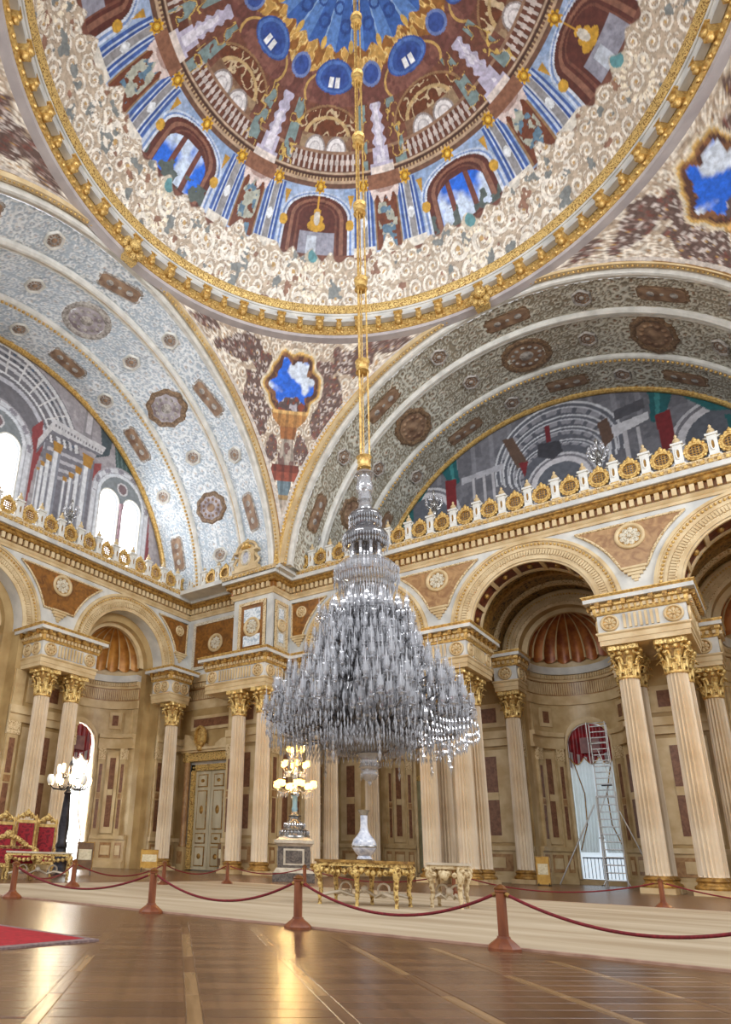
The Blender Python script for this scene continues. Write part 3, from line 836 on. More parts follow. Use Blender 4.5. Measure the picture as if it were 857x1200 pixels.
# ---------------------------------------------------------------- painting on plaster: a small canvas
rng = np.random.default_rng(11)
_LAT = rng.random((256, 256))
def vnoise(x, y):
    xi = np.floor(x).astype(int); yi = np.floor(y).astype(int); fx = x - xi; fy = y - yi
    fx = fx * fx * (3 - 2 * fx); fy = fy * fy * (3 - 2 * fy)
    g = lambda i, j: _LAT[i % 256, j % 256]
    return (g(xi, yi) * (1 - fx) + g(xi + 1, yi) * fx) * (1 - fy) + (g(xi, yi + 1) * (1 - fx) + g(xi + 1, yi + 1) * fx) * fy
def fbm(x, y, o=3):
    s = 0; a = .5; n = 0
    for k in range(o): s = s + a * vnoise(x * 2 ** k + 17 * k, y * 2 ** k + 31 * k); n += a; a *= .5
    return s / n
def lc(c): return np.array(lin(c))
class Canvas:
    def __init__(s, shape, base):
        s.C = np.ones(shape + (3,)) * lc(base)
    def fill(s, mask, c):
        m = np.clip(mask, 0, 1)[..., None]; s.C = s.C * (1 - m) + lc(c) * m
    def soft(s, sdf, c, aa=.05): s.fill(.5 - sdf / aa, c)
    def poly(s, X, Y, pts, c):
        ins = np.zeros(X.shape, bool); n = len(pts); j = n - 1
        for i in range(n):
            xi, yi = pts[i]; xj, yj = pts[j]
            if yi != yj: ins ^= ((yi > Y) != (yj > Y)) & (X < (xj - xi) * (Y - yi) / (yj - yi) + xi)
            j = i
        s.fill(ins.astype(float), c)
def scrolls(cv, mask, X, Y, cols, sc=1.4, thr=.055, seed=0):
    """acanthus-like winding bands over a darker ground"""
    n = fbm(X * sc + seed, Y * sc + 2 * seed, 3); n2 = fbm(X * sc * 1.9 + 50 + seed, Y * sc * 1.9 + seed, 2)
    cv.fill(mask, cols[0])
    cv.fill(mask * (n2 > .53), cols[1]); cv.fill(mask * (n2 < .40), cols[2])
    cv.fill(mask * np.clip((thr * 1.9 - np.abs(n - .5)) / .02, 0, 1), cols[3])
    cv.fill(mask * np.clip((thr - np.abs(n - .5)) / .015, 0, 1), cols[4])
    cv.fill(mask * np.clip((thr * .6 - np.abs(n2 - .5)) / .012, 0, 1), cols[4])

def volutes(X, Y, size, seed=0, turns=1.6, fill=1.0):
    """rocaille: a jittered lattice of C-scrolls; returns band (raised), rim (edge line) and eye masks"""
    u = X / size; v = Y / size
    row = np.floor(v).astype(int); u = u + .5 * (row % 2); col = np.floor(u).astype(int)
    R1 = _LAT[(col * 7 + seed) % 256, (row * 13 + seed) % 256]; R2 = _LAT[(col * 11 + 50 + seed) % 256, (row * 5 + 90 + seed) % 256]; R3 = _LAT[(col * 3 + 120 + seed) % 256, (row * 17 + 30) % 256]
    x = u - col - .5 + (R1 - .5) * .25; y = v - row - .5 + (R2 - .5) * .25
    r = np.hypot(x, y); th = np.arctan2(y, x); sg = np.where(R3 > .5, 1, -1)
    rm = .5 + .1 * (R1 - .5)
    ph = 2 * PI * turns * r / rm - th * sg + R2 * 6.28
    c = np.cos(ph); ins = r < rm * (1.0 + .12 * np.cos(7 * th + R1 * 6))
    band = ins * np.clip((c + .05) / .25, 0, 1); rim = ins * np.clip(1 - np.abs(c + .2) / .22, 0, 1); eye = (r < rm * .16) * 1.0
    return band, rim, eye
def rocaille(cv, mask, X, Y, ground, edge, light, eyec, sizes=(1.15, .62)):
    cv.fill(mask, ground)
    for k, sz in enumerate(sizes[::-1]):
        b, rm, ey = volutes(X + .3 * k, Y + .2 * k, sz, seed=17 * k + 3)
        w = 1.0 if k == 0 else (fbm(X * .5 + 5, Y * .5, 2) > .47)
        cv.fill(mask * rm * w, edge); cv.fill(mask * b * w, light); cv.fill(mask * ey * w, eyec)

# ---------------------------------------------------------------- great barrel vaults over the two arms
def RV(d):  # intrados radius steps in a little towards the end wall
    return 12.95 if d < 16.2 else (12.85 if d < 20 else 12.72)
def VC(T, d):   # the axis of the daylit vault drifts a little towards the corner pier
    return min(1.0, max(0, d - 13.1) * .32) if T is TL else .2
def vault_point(T, d, a, dr=0.0):
    r = RV(d) + dr
    return T(VC(T, d) + r * math.cos(a), d, Z0 + r * math.sin(a))
def vault(label, T, mband):
    t = thing('barrel_vault', label, 'vault', kind='structure')
    a0, a1 = math.radians(4.5), math.radians(175.5)
    NA = 96
    cg, ce, cl_, cy_ = ((186, 200, 212), (150, 164, 180), (240, 245, 248), (206, 200, 196)) if T is TL else ((152, 142, 122), (110, 98, 80), (220, 218, 204), (150, 118, 92))  # west vault paler and bluer; daylight and relief shading put into the pigments
    def band(nm, d0, d1, mt, step=.075):
        na = int(12.9 * (a1 - a0) / step); nd = int((d1 - d0) / step)
        aa = np.linspace(a0, a1, na); dd = np.linspace(d0 + 1e-4, d1 - 1e-4, nd)
        Ag, Dg = np.meshgrid(aa, dd, indexing='ij'); X = Ag * 12.9; Y = Dg
        Y2 = np.abs(Y - (d0 + d1) / 2) * 1.0           # mirrored about the middle of the band
        cv = Canvas(Ag.shape, cg)
        rocaille(cv, np.ones_like(Ag), X, Y2, cg, ce, cl_, cy_, sizes=(.95, .5))
        h = cv.C.mean(-1); h = (h - h.min()) / (h.max() - h.min())
        f = .9 + .2 * fbm(X * 1.3, Y * 1.3, 3)
        Rr = RV((d0 + d1) / 2) - .05 * h
        off = np.array([VC(T, q) for q in dd])[None, :]
        H = off + Rr * np.cos(Ag); Zv = Z0 + Rr * np.sin(Ag)
        P = np.stack([H, Dg, Zv], -1) if T is TR else np.stack([-Dg, H, Zv], -1)
        return painted_grid(nm, P, np.clip(cv.C * f[..., None], 0, 1), painted('vault_stucco', rough=.55, noise=.15, nscale=7, bump=.2), t)
    band('outer_band', 13.9, 16.1, mband); band('middle_band', 16.6, 19.9, mband); band('inner_band', 20.4, 23.05, mband)
    ex = Vector(T(1, 0, 0)); ed = Vector(T(0, 1, 0))
    fr = []
    for i in range(NA + 1):
        a = a0 + (a1 - a0) * i / NA
        fr.append((T(0, 0, Z0), tuple(ex * math.cos(a) + Vector((0, 0, math.sin(a)))), tuple(ed)))
    def mould(nm, prof, mt):
        c = VC(T, prof[len(prof) // 2][1]); sh = ex * c
        return MB().sweep(prof, [(tuple(Vector(o) + sh), x, y) for o, x, y in fr]).obj(nm, mt, t, .5)
    mould('face_moulding', [(13.6, 13.02), (12.98, 13.02), (12.98, 13.32), (13.1, 13.4), (13.6, 13.4)], M_CREAM)
    mould('gold_fillet', [(13.3, 13.0), (13.62, 12.9), (13.75, 12.98), (13.7, 13.1), (13.3, 13.1)], M_GOLD)
    mould('white_moulding', [(13.2, 13.38), (12.82, 13.44), (12.78, 13.56), (12.9, 13.66), (12.84, 13.8), (12.95, 13.92), (13.2, 13.92)], M_WMOULD)
    mould('dividing_moulding', [(13.1, 16.05), (12.78, 16.1), (12.68, 16.2), (12.68, 16.34), (12.8, 16.4), (12.72, 16.5), (12.72, 16.58), (12.86, 16.64), (13.1, 16.64)], M_WMOULD)
    mould('divider_line', [(13.0, 16.36), (12.74, 16.36), (12.74, 16.42), (13.0, 16.42)], M_GOLD)
    mould('egg_bed', [(13.0, 19.85), (12.66, 19.9), (12.6, 20.0), (12.6, 20.36), (12.72, 20.44), (13.0, 20.44)], M_WMOULD)
    mould('end_moulding', [(13.0, 23.0), (12.58, 23.05), (12.5, 23.15), (12.5, 23.3), (12.62, 23.42), (13.0, 23.42)], M_GOLD)
    for nm, rr, dd, n, br in (('egg_course', 12.58, 20.18, 150, .1), ('bead_course', 13.45, 12.96, 170, .085), ('face_beads', 12.97, 13.17, 170, .07)):
        mb = MB()
        for i in range(n + 1):
            a = a0 + (a1 - a0) * i / n
            p = T(VC(T, dd) + rr * math.cos(a), dd, Z0 + rr * math.sin(a)); mb.ball(p, br, 5, 3)
        o = mb.obj(nm, M_GOLD, t); o['kind'] = 'stuff'
    return t
def rim_disc(rx, ry, mats, lobes=0, name='medallion', k=36):
    """oval medallion lying in XY, facing +Z, ring frame + field"""
    mb = MB(); P = []
    for i in range(k):
        a = 2 * PI * i / k; w = 1 + (.05 * math.cos(lobes * a) if lobes else 0)
        P.append([(rx * w * q * math.cos(a), ry * w * q * math.sin(a), h) for q, h in ((1.12, 0), (1.1, .05), (1.0, .1), (.88, .08), (.8, .03))])
    mb.grid(P, cu=True, m=0)
    mb.add([(rx * .81 * math.cos(2 * PI * i / k), ry * .81 * math.sin(2 * PI * i / k), .03) for i in range(k)], [tuple(range(k))], 1)
    mb.ball((0, 0, .02), 1, 12, 4, m=2, sq=(rx * .32, ry * .32, .07))
    for q in range(12):
        a = 2 * PI * q / 12
        mb.ball((rx * .57 * math.cos(a), ry * .57 * math.sin(a), .03), .1 * rx, 6, 4, m=2, sq=(1, 1, .5))
    return mb.mesh(name, mats)
def long_panel(w, h, mats):
    mb = MB()
    poly = [(-w, -h + .15), (-w + .15, -h), (w - .15, -h), (w, -h + .15), (w, h - .15), (w - .15, h), (-w + .15, h), (-w, h - .15)]
    mb.prism(poly, (0, 0, 0), (1, 0, 0), (0, 1, 0), (0, 0, 1), .05, m=0)
    mb.prism([(x * .82, y * .88) for x, y in poly], (0, 0, .05), (1, 0, 0), (0, 1, 0), (0, 0, 1), .02, m=1)
    for y in (-h * .45, h * .45): mb.ball((0, y, .06), w * .42, 10, 4, m=2, sq=(1, 1, .25))
    mb.ball((0, 0, .06), w * .25, 8, 4, m=2, sq=(1, 1, .3))
    return mb.mesh('medallion', mats)
M_MEDBR = mat('umber_frame', (150, 122, 92), (92, 70, 52), scale=9, rough=.5, bump=.4, bscale=22)
M_MEDGR = mat('grey_wreath', (196, 190, 182), (124, 116, 110), scale=7, rough=.55)
M_MEDLIL = mat('lilac_picture', (196, 190, 196), (122, 108, 112), scale=2.2, rough=.6)
M_MEDTAN = mat('tan_picture', (170, 140, 112), (112, 84, 66), scale=2.2, rough=.6)
MED = {'L': (rim_disc(.95, .95, [M_MEDGR, M_MEDLIL, M_MEDGR]), rim_disc(1.05, .82, [M_MEDBR, M_MEDLIL, M_MEDGR], 9), rim_disc(.85, .7, [M_MEDBR, M_MEDLIL, M_MEDTAN], 9), rim_disc(.42, .34, [M_WMOULD, M_MEDGR, M_MEDTAN], 6), long_panel(.4, .95, [M_MEDGR, M_MEDTAN, M_MEDGR])),
       'R': (rim_disc(1.0, 1.0, [M_MEDBR, M_MEDTAN, M_MEDGR]), rim_disc(1.1, .85, [M_MEDBR, M_MEDTAN, M_MEDTAN], 9), rim_disc(.9, .75, [M_MEDBR, M_MEDTAN, M_MEDTAN], 9), rim_disc(.42, .34, [M_MEDGR, M_MEDTAN, M_MEDGR], 6), long_panel(.4, .95, [M_MEDBR, M_MEDTAN, M_MEDGR]))}
def stick(t, me, T, d, adeg, name='medallion'):
    a = math.radians(adeg); p = Vector(vault_point(T, d, a))
    X = (Vector(vault_point(T, d + .3, a)) - Vector(vault_point(T, d - .3, a))).normalized()
    tan = Vector(vault_point(T, d, a + .02)) - Vector(vault_point(T, d, a - .02))
    inn = X.cross(tan).normalized(); ctr = Vector(T(VC(T, d), d, Z0))
    if inn.dot(ctr - p) < 0: inn = -inn
    Y = inn.cross(X); p = p + inn * .05
    o = place(me, name, t)
    S_ = 1.3 if name == 'medallion' else 1
    X, Y = X * S_, Y * S_
    o.matrix_world = Matrix(((X.x, Y.x, inn.x, p.x), (X.y, Y.y, inn.y, p.y), (X.z, Y.z, inn.z, p.z), (0, 0, 0, 1)))
    return o
VA = {}
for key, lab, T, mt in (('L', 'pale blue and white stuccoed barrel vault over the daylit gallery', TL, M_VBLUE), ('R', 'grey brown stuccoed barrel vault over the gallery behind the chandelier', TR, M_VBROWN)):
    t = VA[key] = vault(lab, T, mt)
    for a in (28, 152): stick(t, MED[key][2], T, 18.2, a)
    for a in (58, 122): stick(t, MED[key][1], T, 18.2, a)
    stick(t, MED[key][0], T, 18.25, 88)
    for a in (14, 43, 73, 103, 137, 166): stick(t, MED[key][3], T, 18.2, a)
    for a in (22, 54, 88, 124, 158): stick(t, MED[key][4], T, 15.0, a)
    for a in (38, 71, 106, 141): stick(t, MED[key][3], T, 15.0, a)
    for a in (18, 53, 82, 112, 150): stick(t, MED[key][4], T, 21.7, a)
    for a in (36, 68, 97, 131): stick(t, MED[key][3], T, 21.7, a)

# ---------------------------------------------------------------- dome
PROF = [(12.35, 30.5), (12.0, 31.25), (11.4, 32.2), (10.4, 33.35), (9.3, 34.3), (8.2, 35.0), (6.6, 35.85), (5.0, 36.45), (3.4, 36.95), (1.7, 37.3), (0.02, 37.45)]
def dome_paint(TH, Q):
    """TH azimuth in degrees, Q horizontal radius"""
    tau = (TH + 22.5 + 2.0) % 45 - 22.5; kk = np.floor((TH + 22.5 + 2.0) / 45).astype(int)
    at = np.abs(tau); S = np.radians(tau) * Q; X = np.radians(TH) * 9.0; Y = Q * 1.15
    cv = Canvas(TH.shape, (112, 70, 58))
    n = fbm(X * 1.2, Y * 1.2, 4)
    cv.fill((n > .55) * .5, (128, 82, 64))
    # middle storey of painted niches
    zb = (Q < 10.95) & (Q > 8.6)
    cv.fill(zb * 1.0, (146, 170, 206)); cv.fill(zb * (n > .5) * .5, (176, 192, 220))
    hw = 9.9
    ang = np.where(Q > 9.75, at / hw, np.hypot(at / hw, (9.75 - Q) / .85))
    cv.fill(zb * (ang < 1.2), (198, 210, 230)); cv.fill(zb * (ang < 1.13) * 1.0, (120, 146, 196)); cv.fill(zb * (ang < 1.07) * 1.0, (214, 222, 236))
    inn = zb & (ang < 1.0)
    cv.fill(inn * 1.0, (92, 46, 38))
    cv.fill(inn * (np.abs(ang - .8) < .06) * 1.0, (140, 96, 78))
    cv.fill(inn * (np.abs(ang - .62) < .03) * 1.0, (120, 74, 60))
    even = (kk % 2) == 0
    a2 = np.where(Q > 10.0, at / (hw * .72), np.hypot(at / (hw * .72), (10.0 - Q) / .55))
    sky = inn & even & (a2 < 1) & (Q < 10.9)
    cl = fbm(X * .9 + 9, Y * .9, 3)
    cv.fill(sky * 1.0, (34, 108, 224)); cv.fill(sky * np.clip((cl - .5) / .12, 0, 1), (206, 222, 244))
    for p in (-2.9, 2.9): cv.fill(sky * (np.abs(tau - p) < .75), (112, 62, 52))
    cv.fill(inn * even * (fbm(X * 3, Y * 3, 2) > .58) * (Q > 10.35), (86, 96, 92))
    odd = inn & ~even
    cv.fill(odd * (Q > 10.2) * (tau < 5) * (tau > -6) * 1.0, (150, 150, 164))
    cv.fill(odd * (Q > 10.35) * (np.abs(tau - 1) < 1.4), (196, 204, 216))
    # painted chandelier
    for dy, rx, ry in ((10.0, .5, .2), (9.75, .36, .16), (9.5, .2, .12)):
        cv.fill(odd * (np.hypot(S / rx, (Q - dy) / ry) < 1), (204, 156, 52))
    cv.fill(odd * (np.hypot(S / .17, (Q - 9.72) / .26) < 1), (214, 208, 196)); cv.fill(odd * (np.abs(S) < .04) * (Q < 9.5), (200, 150, 60))
    # gold spandrel triangles, side brackets
    cv.fill(zb * ((np.abs(at - 10.9) < 1.1 - (Q - 8.85) * 1.9) & (Q > 8.85) & (Q < 9.4)), (196, 150, 60))
    cv.fill(zb * (np.hypot((at - 10.6) * .16, Q - 9.95) < .2), (204, 158, 58))
    # pilasters
    d = np.abs(at - 15.2)
    pz = (Q < 11.05) & (Q > 8.65)
    cv.fill(pz * (d < 3.0), (66, 96, 164)); cv.fill(pz * (d < 2.2), (190, 204, 226)); cv.fill(pz * (d < 1.75), (52, 84, 156))
    cv.fill(pz * (d < 1.15), (206, 212, 222)); cv.fill(pz * (d < .85) * 1.0, (148, 146, 148))
    cv.fill(pz * (np.hypot(d / .9, (Q - 9.9) / .2) < 1), (228, 232, 236))
    cv.fill(pz * (d < 3.3) * (Q > 10.75), (226, 220, 208))
    # narrow niche between the pilasters
    e = 22.5 - at
    nz = (Q < 10.9) & (Q > 8.7) & (e < 3.9)
    cv.fill(nz * 1.0, (150, 118, 84)); cv.fill(nz * (e < 3.4), (112, 60, 38)); 
    cv.fill(nz * (e < 2.9) * (fbm(X * 3.3, Y * 3.3, 2) > .5) * (np.hypot(e / 3, (Q - 9.8) / .8) < 1), (176, 178, 164))
    cv.fill(nz * (e < 2.2) * (fbm(X * 4.1 + 5, Y * 4.1, 2) > .58), (98, 128, 150))
    cv.fill((np.hypot(e / 5.2, (Q - 8.75) / .42 + .35 * np.cos(e * 2.4)) < 1) * 1.0, (224, 206, 200))
    cv.fill((np.hypot(e / 3.2, (Q - 8.72) / .2) < 1) * 1.0, (178, 150, 142))
    # great stucco garland below
    top = 10.95 - .42 * np.clip(1 - e / 6, 0, 1) + .14 * np.sin(np.radians(TH) * 64) + .5 * (n - .5)
    cols = [(200, 184, 160), (226, 214, 196), (160, 138, 118), (206, 190, 168), (244, 238, 226)]
    orn = np.clip((Q - top) / .06, 0, 1)
    rocaille(cv, orn, X, Y, (194, 176, 154), (132, 110, 94), (242, 234, 220), (196, 160, 104), sizes=(1.0, .55))
    bl = fbm(X * 2.2 + 3, Y * 2.2 + 8, 2)
    bl = fbm(X * 2.6 + 3, Y * 2.6 + 8, 3)
    cv.fill(orn * (bl > .7), (132, 136, 134)); cv.fill(orn * (bl < .26), (150, 112, 92)); pass
    cv.fill(orn * (np.hypot(S / .42, (Q - 11.0) / .34) < 1), (206, 196, 176)); cv.fill(orn * (np.hypot(S / .27, (Q - 11.0) / .22) < 1), (96, 150, 156))
    sh = np.hypot(e * .17, (Q - 11.15) / .9)
    cv.fill(orn * (np.abs(sh - .62) < .1) * (np.sin(np.arctan2(Q - 11.3, e * .2) * 22) > -.2), (244, 236, 224))
    sh = np.hypot(S / .75, (Q - 11.75) / .5)
    cv.fill(orn * (np.abs(sh - .8) < .16) * (np.sin(np.arctan2(Q - 11.9, S) * 18) > -.3), (244, 232, 208))
    # cornice ring and gold rosettes
    cv.fill((Q < 8.62) & (Q > 7.95), (110, 78, 62)); cv.fill((Q < 8.4) & (Q > 8.3), (184, 158, 132)); cv.fill((Q < 8.2) & (Q > 8.12), (70, 46, 38)); cv.fill((Q < 8.05) & (Q > 7.97), (196, 172, 148))
    cv.fill((Q < 8.3) * (Q > 8.2) * (np.sin(np.radians(TH) * 300) > .2) * 1.0, (196, 168, 130))
    for c0 in (0, 15.2):
        rr = np.hypot(np.radians(at - c0) * 8.6, Q - 8.55)
        pet = .26 + .05 * np.cos(8 * np.arctan2(Q - 8.55, np.radians(at - c0) * 8.6))
        cv.fill((rr < pet) * 1.0, (214, 164, 40)); cv.fill((np.abs(rr - .16) < .035) * 1.0, (150, 102, 24)); cv.fill((rr < .06) * 1.0, (240, 206, 96))
    # balustrade, blind lunettes, scrolled pediments
    bz = (Q < 7.95) & (Q > 7.25)
    cv.fill(bz * 1.0, (104, 62, 48))
    ph = (tau % 2.1) / 2.1 - .5; ww = np.where(np.abs(Q - 7.6) < .1, .36, .2)
    cv.fill(bz * (np.abs(ph) < ww) * (at < 15), (202, 190, 184))
    cv.fill((Q < 7.3) & (Q > 7.2), (150, 118, 96))
    cz = (Q < 7.2) & (Q > 6.3)
    cv.fill(cz * (at < 11), (156, 132, 104)); cv.fill(cz * (at < 11) * (n > .52), (132, 100, 78))
    for c0 in (-4.4, 4.4):
        rr = np.hypot(np.radians(tau - c0) * 7.0, np.minimum(Q - 7.15, 0))
        cv.fill(cz * (rr < .52), (150, 140, 138)); cv.fill(cz * (rr < .44), (226, 222, 222)); cv.fill(cz * (np.abs(rr - .26) < .03), (186, 180, 182))
    fz = (Q < 6.62) & (Q > 5.35)
    arc = np.hypot(tau / 15.5, (Q - 6.7) / 1.25)
    cv.fill(fz * (arc < 1), (150, 116, 84)); cv.fill(fz * (arc < .93), (108, 62, 42))
    nn2 = fbm(X * 2.2 + 40, Y * 2.2, 2)
    cv.fill(fz * (arc < .9) * (np.abs(nn2 - .5) < .05), (206, 184, 150)); cv.fill(fz * (np.abs(arc - .62) < .05) * 1.0, (196, 168, 122))
    cv.fill((Q < 8.0) * (Q > 5.2) * ((22.5 - at) > 5.2) * ((22.5 - at) < 9.5) * (nn2 > .52) * 1.0, (126, 146, 146))
    cv.fill((Q < 8.0) * (Q > 5.2) * ((22.5 - at) > 4.4) * ((22.5 - at) < 10.5) * (np.abs(nn2 - .45) < .03) * 1.0, (204, 172, 96))
    # pale statues on drums
    wst = np.where(Q > 7.8, 4.3, np.where(Q > 7.2, 3.0, 1.7 + 1.2 * np.sin(Q * 7) ** 2))
    cv.fill((Q < 8.75) * (Q > 8.2) * (e < 5.6) * 1.0, (140, 96, 74)); cv.fill((Q < 8.2) * (Q > 5.35) * (e < wst), (190, 184, 206)); cv.fill((Q < 8.2) * (Q > 7.9) * (e < 4.2) * 1.0, (226, 214, 206))
    cv.fill((Q < 7.8) * (Q > 5.35) * (e < wst * .5) * (n > .5) * 1.0, (224, 220, 232))
    # purple brown ceiling ring
    gz = (Q < 5.5) & (Q > 3.3)
    cv.fill((gz & (arc >= 1)) * 1.0, (112, 70, 64)); cv.fill(gz * (n > .54) * (arc >= 1) * .6, (142, 96, 84))
    b1 = np.hypot(tau / 12.5, (Q - 5.05) / .7)
    cv.fill(gz * (np.abs(b1 - 1.25) < .05) * (Q > 4.4), (196, 160, 96))
    # gold garland
    gg = (Q < 4.55 + .28 * np.cos(np.radians(TH) * 16 + .5) + .5 * (n - .5)) & (Q > 3.2)
    cv.fill(gg * 1.0, (202, 158, 88)); cv.fill(gg * (nn2 > .54), (150, 100, 52)); cv.fill(gg * (np.abs(nn2 - .45) < .025), (236, 206, 140))
    # blue bays with little windows
    b2 = np.hypot(tau / 12.0, np.where(Q > 4.5, (Q - 4.5) / .55, (Q - 4.5) / .75))
    cv.fill((b2 < 1) * 1.0, (58, 88, 160)); cv.fill((b2 < 1) * (np.sin(b2 * 17) > .2) * 1.0, (84, 120, 190)); cv.fill((b2 < .55) * 1.0, (52, 78, 150))
    for c0 in (-1.9, 1.9): cv.fill((np.abs(tau - c0) < 1.35) * (np.abs(Q - 4.62) < .2), (240, 242, 244))
    b3 = np.hypot(e / 6.0, (Q - 4.4) / .48)
    cv.fill((b3 < 1) * 1.0, (112, 132, 186)); cv.fill((b3 < .75) * 1.0, (58, 84, 156))
    # blue oculus
    edge = 3.42 + .12 * np.cos(np.radians(TH) * 32)
    oc = Q < edge
    cv.fill(oc * 1.0, (64, 104, 178)); cv.fill(oc * (np.sin(np.radians(TH) * 16) > .2), (96, 138, 204)); 
    t2 = (TH % 22.5) - 11.25
    cv.fill(oc * (np.abs(t2) < .9), (142, 176, 222))
    sw = np.hypot(np.radians(t2 - 6) * Q, (Q - 2.6)); cv.fill(oc * (np.abs(sw - .22) < .06), (48, 80, 150))
    sw = np.hypot(np.radians(t2 + 6) * Q, (Q - 2.0)); cv.fill(oc * (np.abs(sw - .2) < .05), (48, 80, 150))
    cv.fill((Q < 1.1) * 1.0, (196, 160, 92)); cv.fill((Q < .8) * 1.0, (90, 110, 170))
    cv.fill(((np.hypot(np.radians(t2) * 3.4, (Q - 3.32) / 2.0) < .12)) * 1.0, (214, 176, 96))
    # fine brush variation
    f = .86 + .3 * fbm(X * 5, Y * 5, 2)
    return np.clip(cv.C * f[..., None], 0, 1)
pr = np.array(PROF); seg = np.r_[0, np.cumsum(np.hypot(np.diff(pr[:, 0]), np.diff(pr[:, 1])))]
ss = np.linspace(0, seg[-1], 330)
Qr = np.interp(ss, seg, pr[:, 0]); Zr = np.interp(ss, seg, pr[:, 1])
ker = np.ones(21) / 21
Zr2 = np.convolve(np.pad(Zr, 10, mode='edge'), ker, 'valid'); Zr2[:10] = Zr[:10]; Zr2[-10:] = Zr2[-11]
TH1 = np.r_[np.linspace(5, 265, 1250), np.linspace(267, 365, 60)]
THg, Qg = np.meshgrid(TH1, Qr, indexing='ij')
Pd = np.stack([Qg * np.cos(np.radians(THg)), Qg * np.sin(np.radians(THg)), np.broadcast_to(Zr2, Qg.shape)], -1)
dm = thing('dome', 'great dome painted with arcades, sky openings and a blue oculus', 'dome', kind='structure')
painted_grid('dome_painting', Pd[:, ::-1], dome_paint(THg, Qg)[:, ::-1], painted('dome_fresco', rough=.55, noise=.3, nscale=5.0, bump=.35), dm)

# ring cornice at the foot of the dome
rc = thing('dome_cornice', 'gilded ring cornice with brackets round the foot of the dome', 'cornice', kind='structure')
cf = [((0, 0, 0), (math.cos(2 * PI * i / 160), math.sin(2 * PI * i / 160), 0), (0, 0, 1)) for i in range(160)]
def ringpart(nm, prof, mt): return MB().sweep(prof, cf, closed_path=True).obj(nm, mt, rc, .5)
M_LILAC = mat('grey_lilac_plaster', (186, 178, 176), (166, 158, 158), scale=1, rough=.6)
ringpart('plain_fillet', [(13.5, 28.92), (13.06, 28.95), (13.0, 29.12), (13.5, 29.12)], M_LILAC)
ringpart('egg_band', [(13.4, 29.1), (12.95, 29.1), (12.84, 29.2), (12.84, 29.36), (13.4, 29.36)], M_GOLD)
ringpart('leaf_frieze', [(13.4, 29.36), (13.0, 29.36), (12.98, 29.9), (13.4, 29.9)], M_GOLDORN)
ringpart('white_corona', [(13.4, 29.9), (12.62, 29.9), (12.58, 30.04), (13.4, 30.04)], M_WHITE)
ringpart('rim_fillet', [(13.4, 30.04), (12.52, 30.04), (12.48, 30.12), (13.4, 30.12)], M_WHITE)
ringpart('rim_band', [(13.4, 30.12), (12.44, 30.12), (12.3, 30.3), (12.26, 30.5), (12.4, 30.58), (13.4, 30.58)], M_GOLDORN)
mb = MB(); mb.box((-.42, -.1, -.06), (.42, .25, .14)); whiteblk = mb.mesh('white_panel', M_WHITE, 0)
mb = MB(); mb.box((-.2, -.3, -.32), (.2, .22, .16)); mb.ball((0, -.3, -.1), .16, 8, 5); mb.ball((0, -.16, -.34), .15, 8, 5); mb.box((-.25, -.38, .16), (.25, .2, .24)); big = mb.mesh('bracket', M_GOLD)
mb = MB(); mb.box((-.14, -.18, -.3), (.14, .22, .16)); mb.ball((0, -.18, -.1), .12, 7, 4); mb.ball((0, -.1, -.3), .11, 7, 4); mb.box((-.18, -.24, .16), (.18, .2, .22)); small = mb.mesh('bracket', M_GOLD)
mb = MB(); mb.box((-.5, .02, -.34), (.5, .12, -.27)); mb.box((-.5, .02, .0), (.5, .12, .07)); mb.ball((0, .06, -.13), .13, 8, 4); mb.ball((-.24, .08, -.13), .09, 7, 4); mb.ball((.24, .08, -.13), .09, 7, 4); coff = mb.mesh('frieze_panel', M_GOLD)
NB_ = 36
for i in range(NB_):
    for fr_, me, nm, rr in ((0, big, 'bracket', 12.8), (.5, small, 'bracket', 12.82), (.25, whiteblk, 'white_panel', 12.7), (.75, whiteblk, 'white_panel', 12.7), (.25, coff, 'frieze_panel', 12.98), (.75, coff, 'frieze_panel', 12.98)):
        a = 2 * PI * (i + fr_) / NB_
        if nm == 'white_panel' : zz = 29.76
        else: zz = 29.66
        place(me, nm, rc, (rr * math.cos(a), rr * math.sin(a), zz), a - PI / 2)
mb = MB()
for i in range(200):
    a = 2 * PI * i / 200; mb.ball((12.86 * math.cos(a), 12.86 * math.sin(a), 29.2), .1, 5, 3)
o = mb.obj('egg_course', M_GOLD, rc); o['kind'] = 'stuff'
# carved clasps where the ring meets the crowns of the great arches
mb = MB()
for k in range(9):
    a = PI * k / 8; mb.ball((.5 * math.cos(a), -.12, -.1 + .6 * math.sin(a)), .17, 7, 4)
mb.ball((0, -.25, .1), .32, 10, 6); mb.ball((-.3, -.15, -.35), .2, 8, 5); mb.ball((.3, -.15, -.35), .2, 8, 5); mb.ball((0, -.18, -.55), .2, 8, 5); mb.box((-.35, -.1, -.7), (.35, .3, .7))
clasp = mb.mesh('clasp', M_GOLDORN)
for a in (PI / 2, PI): place(clasp, 'clasp', rc, (12.95 * math.cos(a), 12.95 * math.sin(a), 29.35), a + PI / 2 - PI)

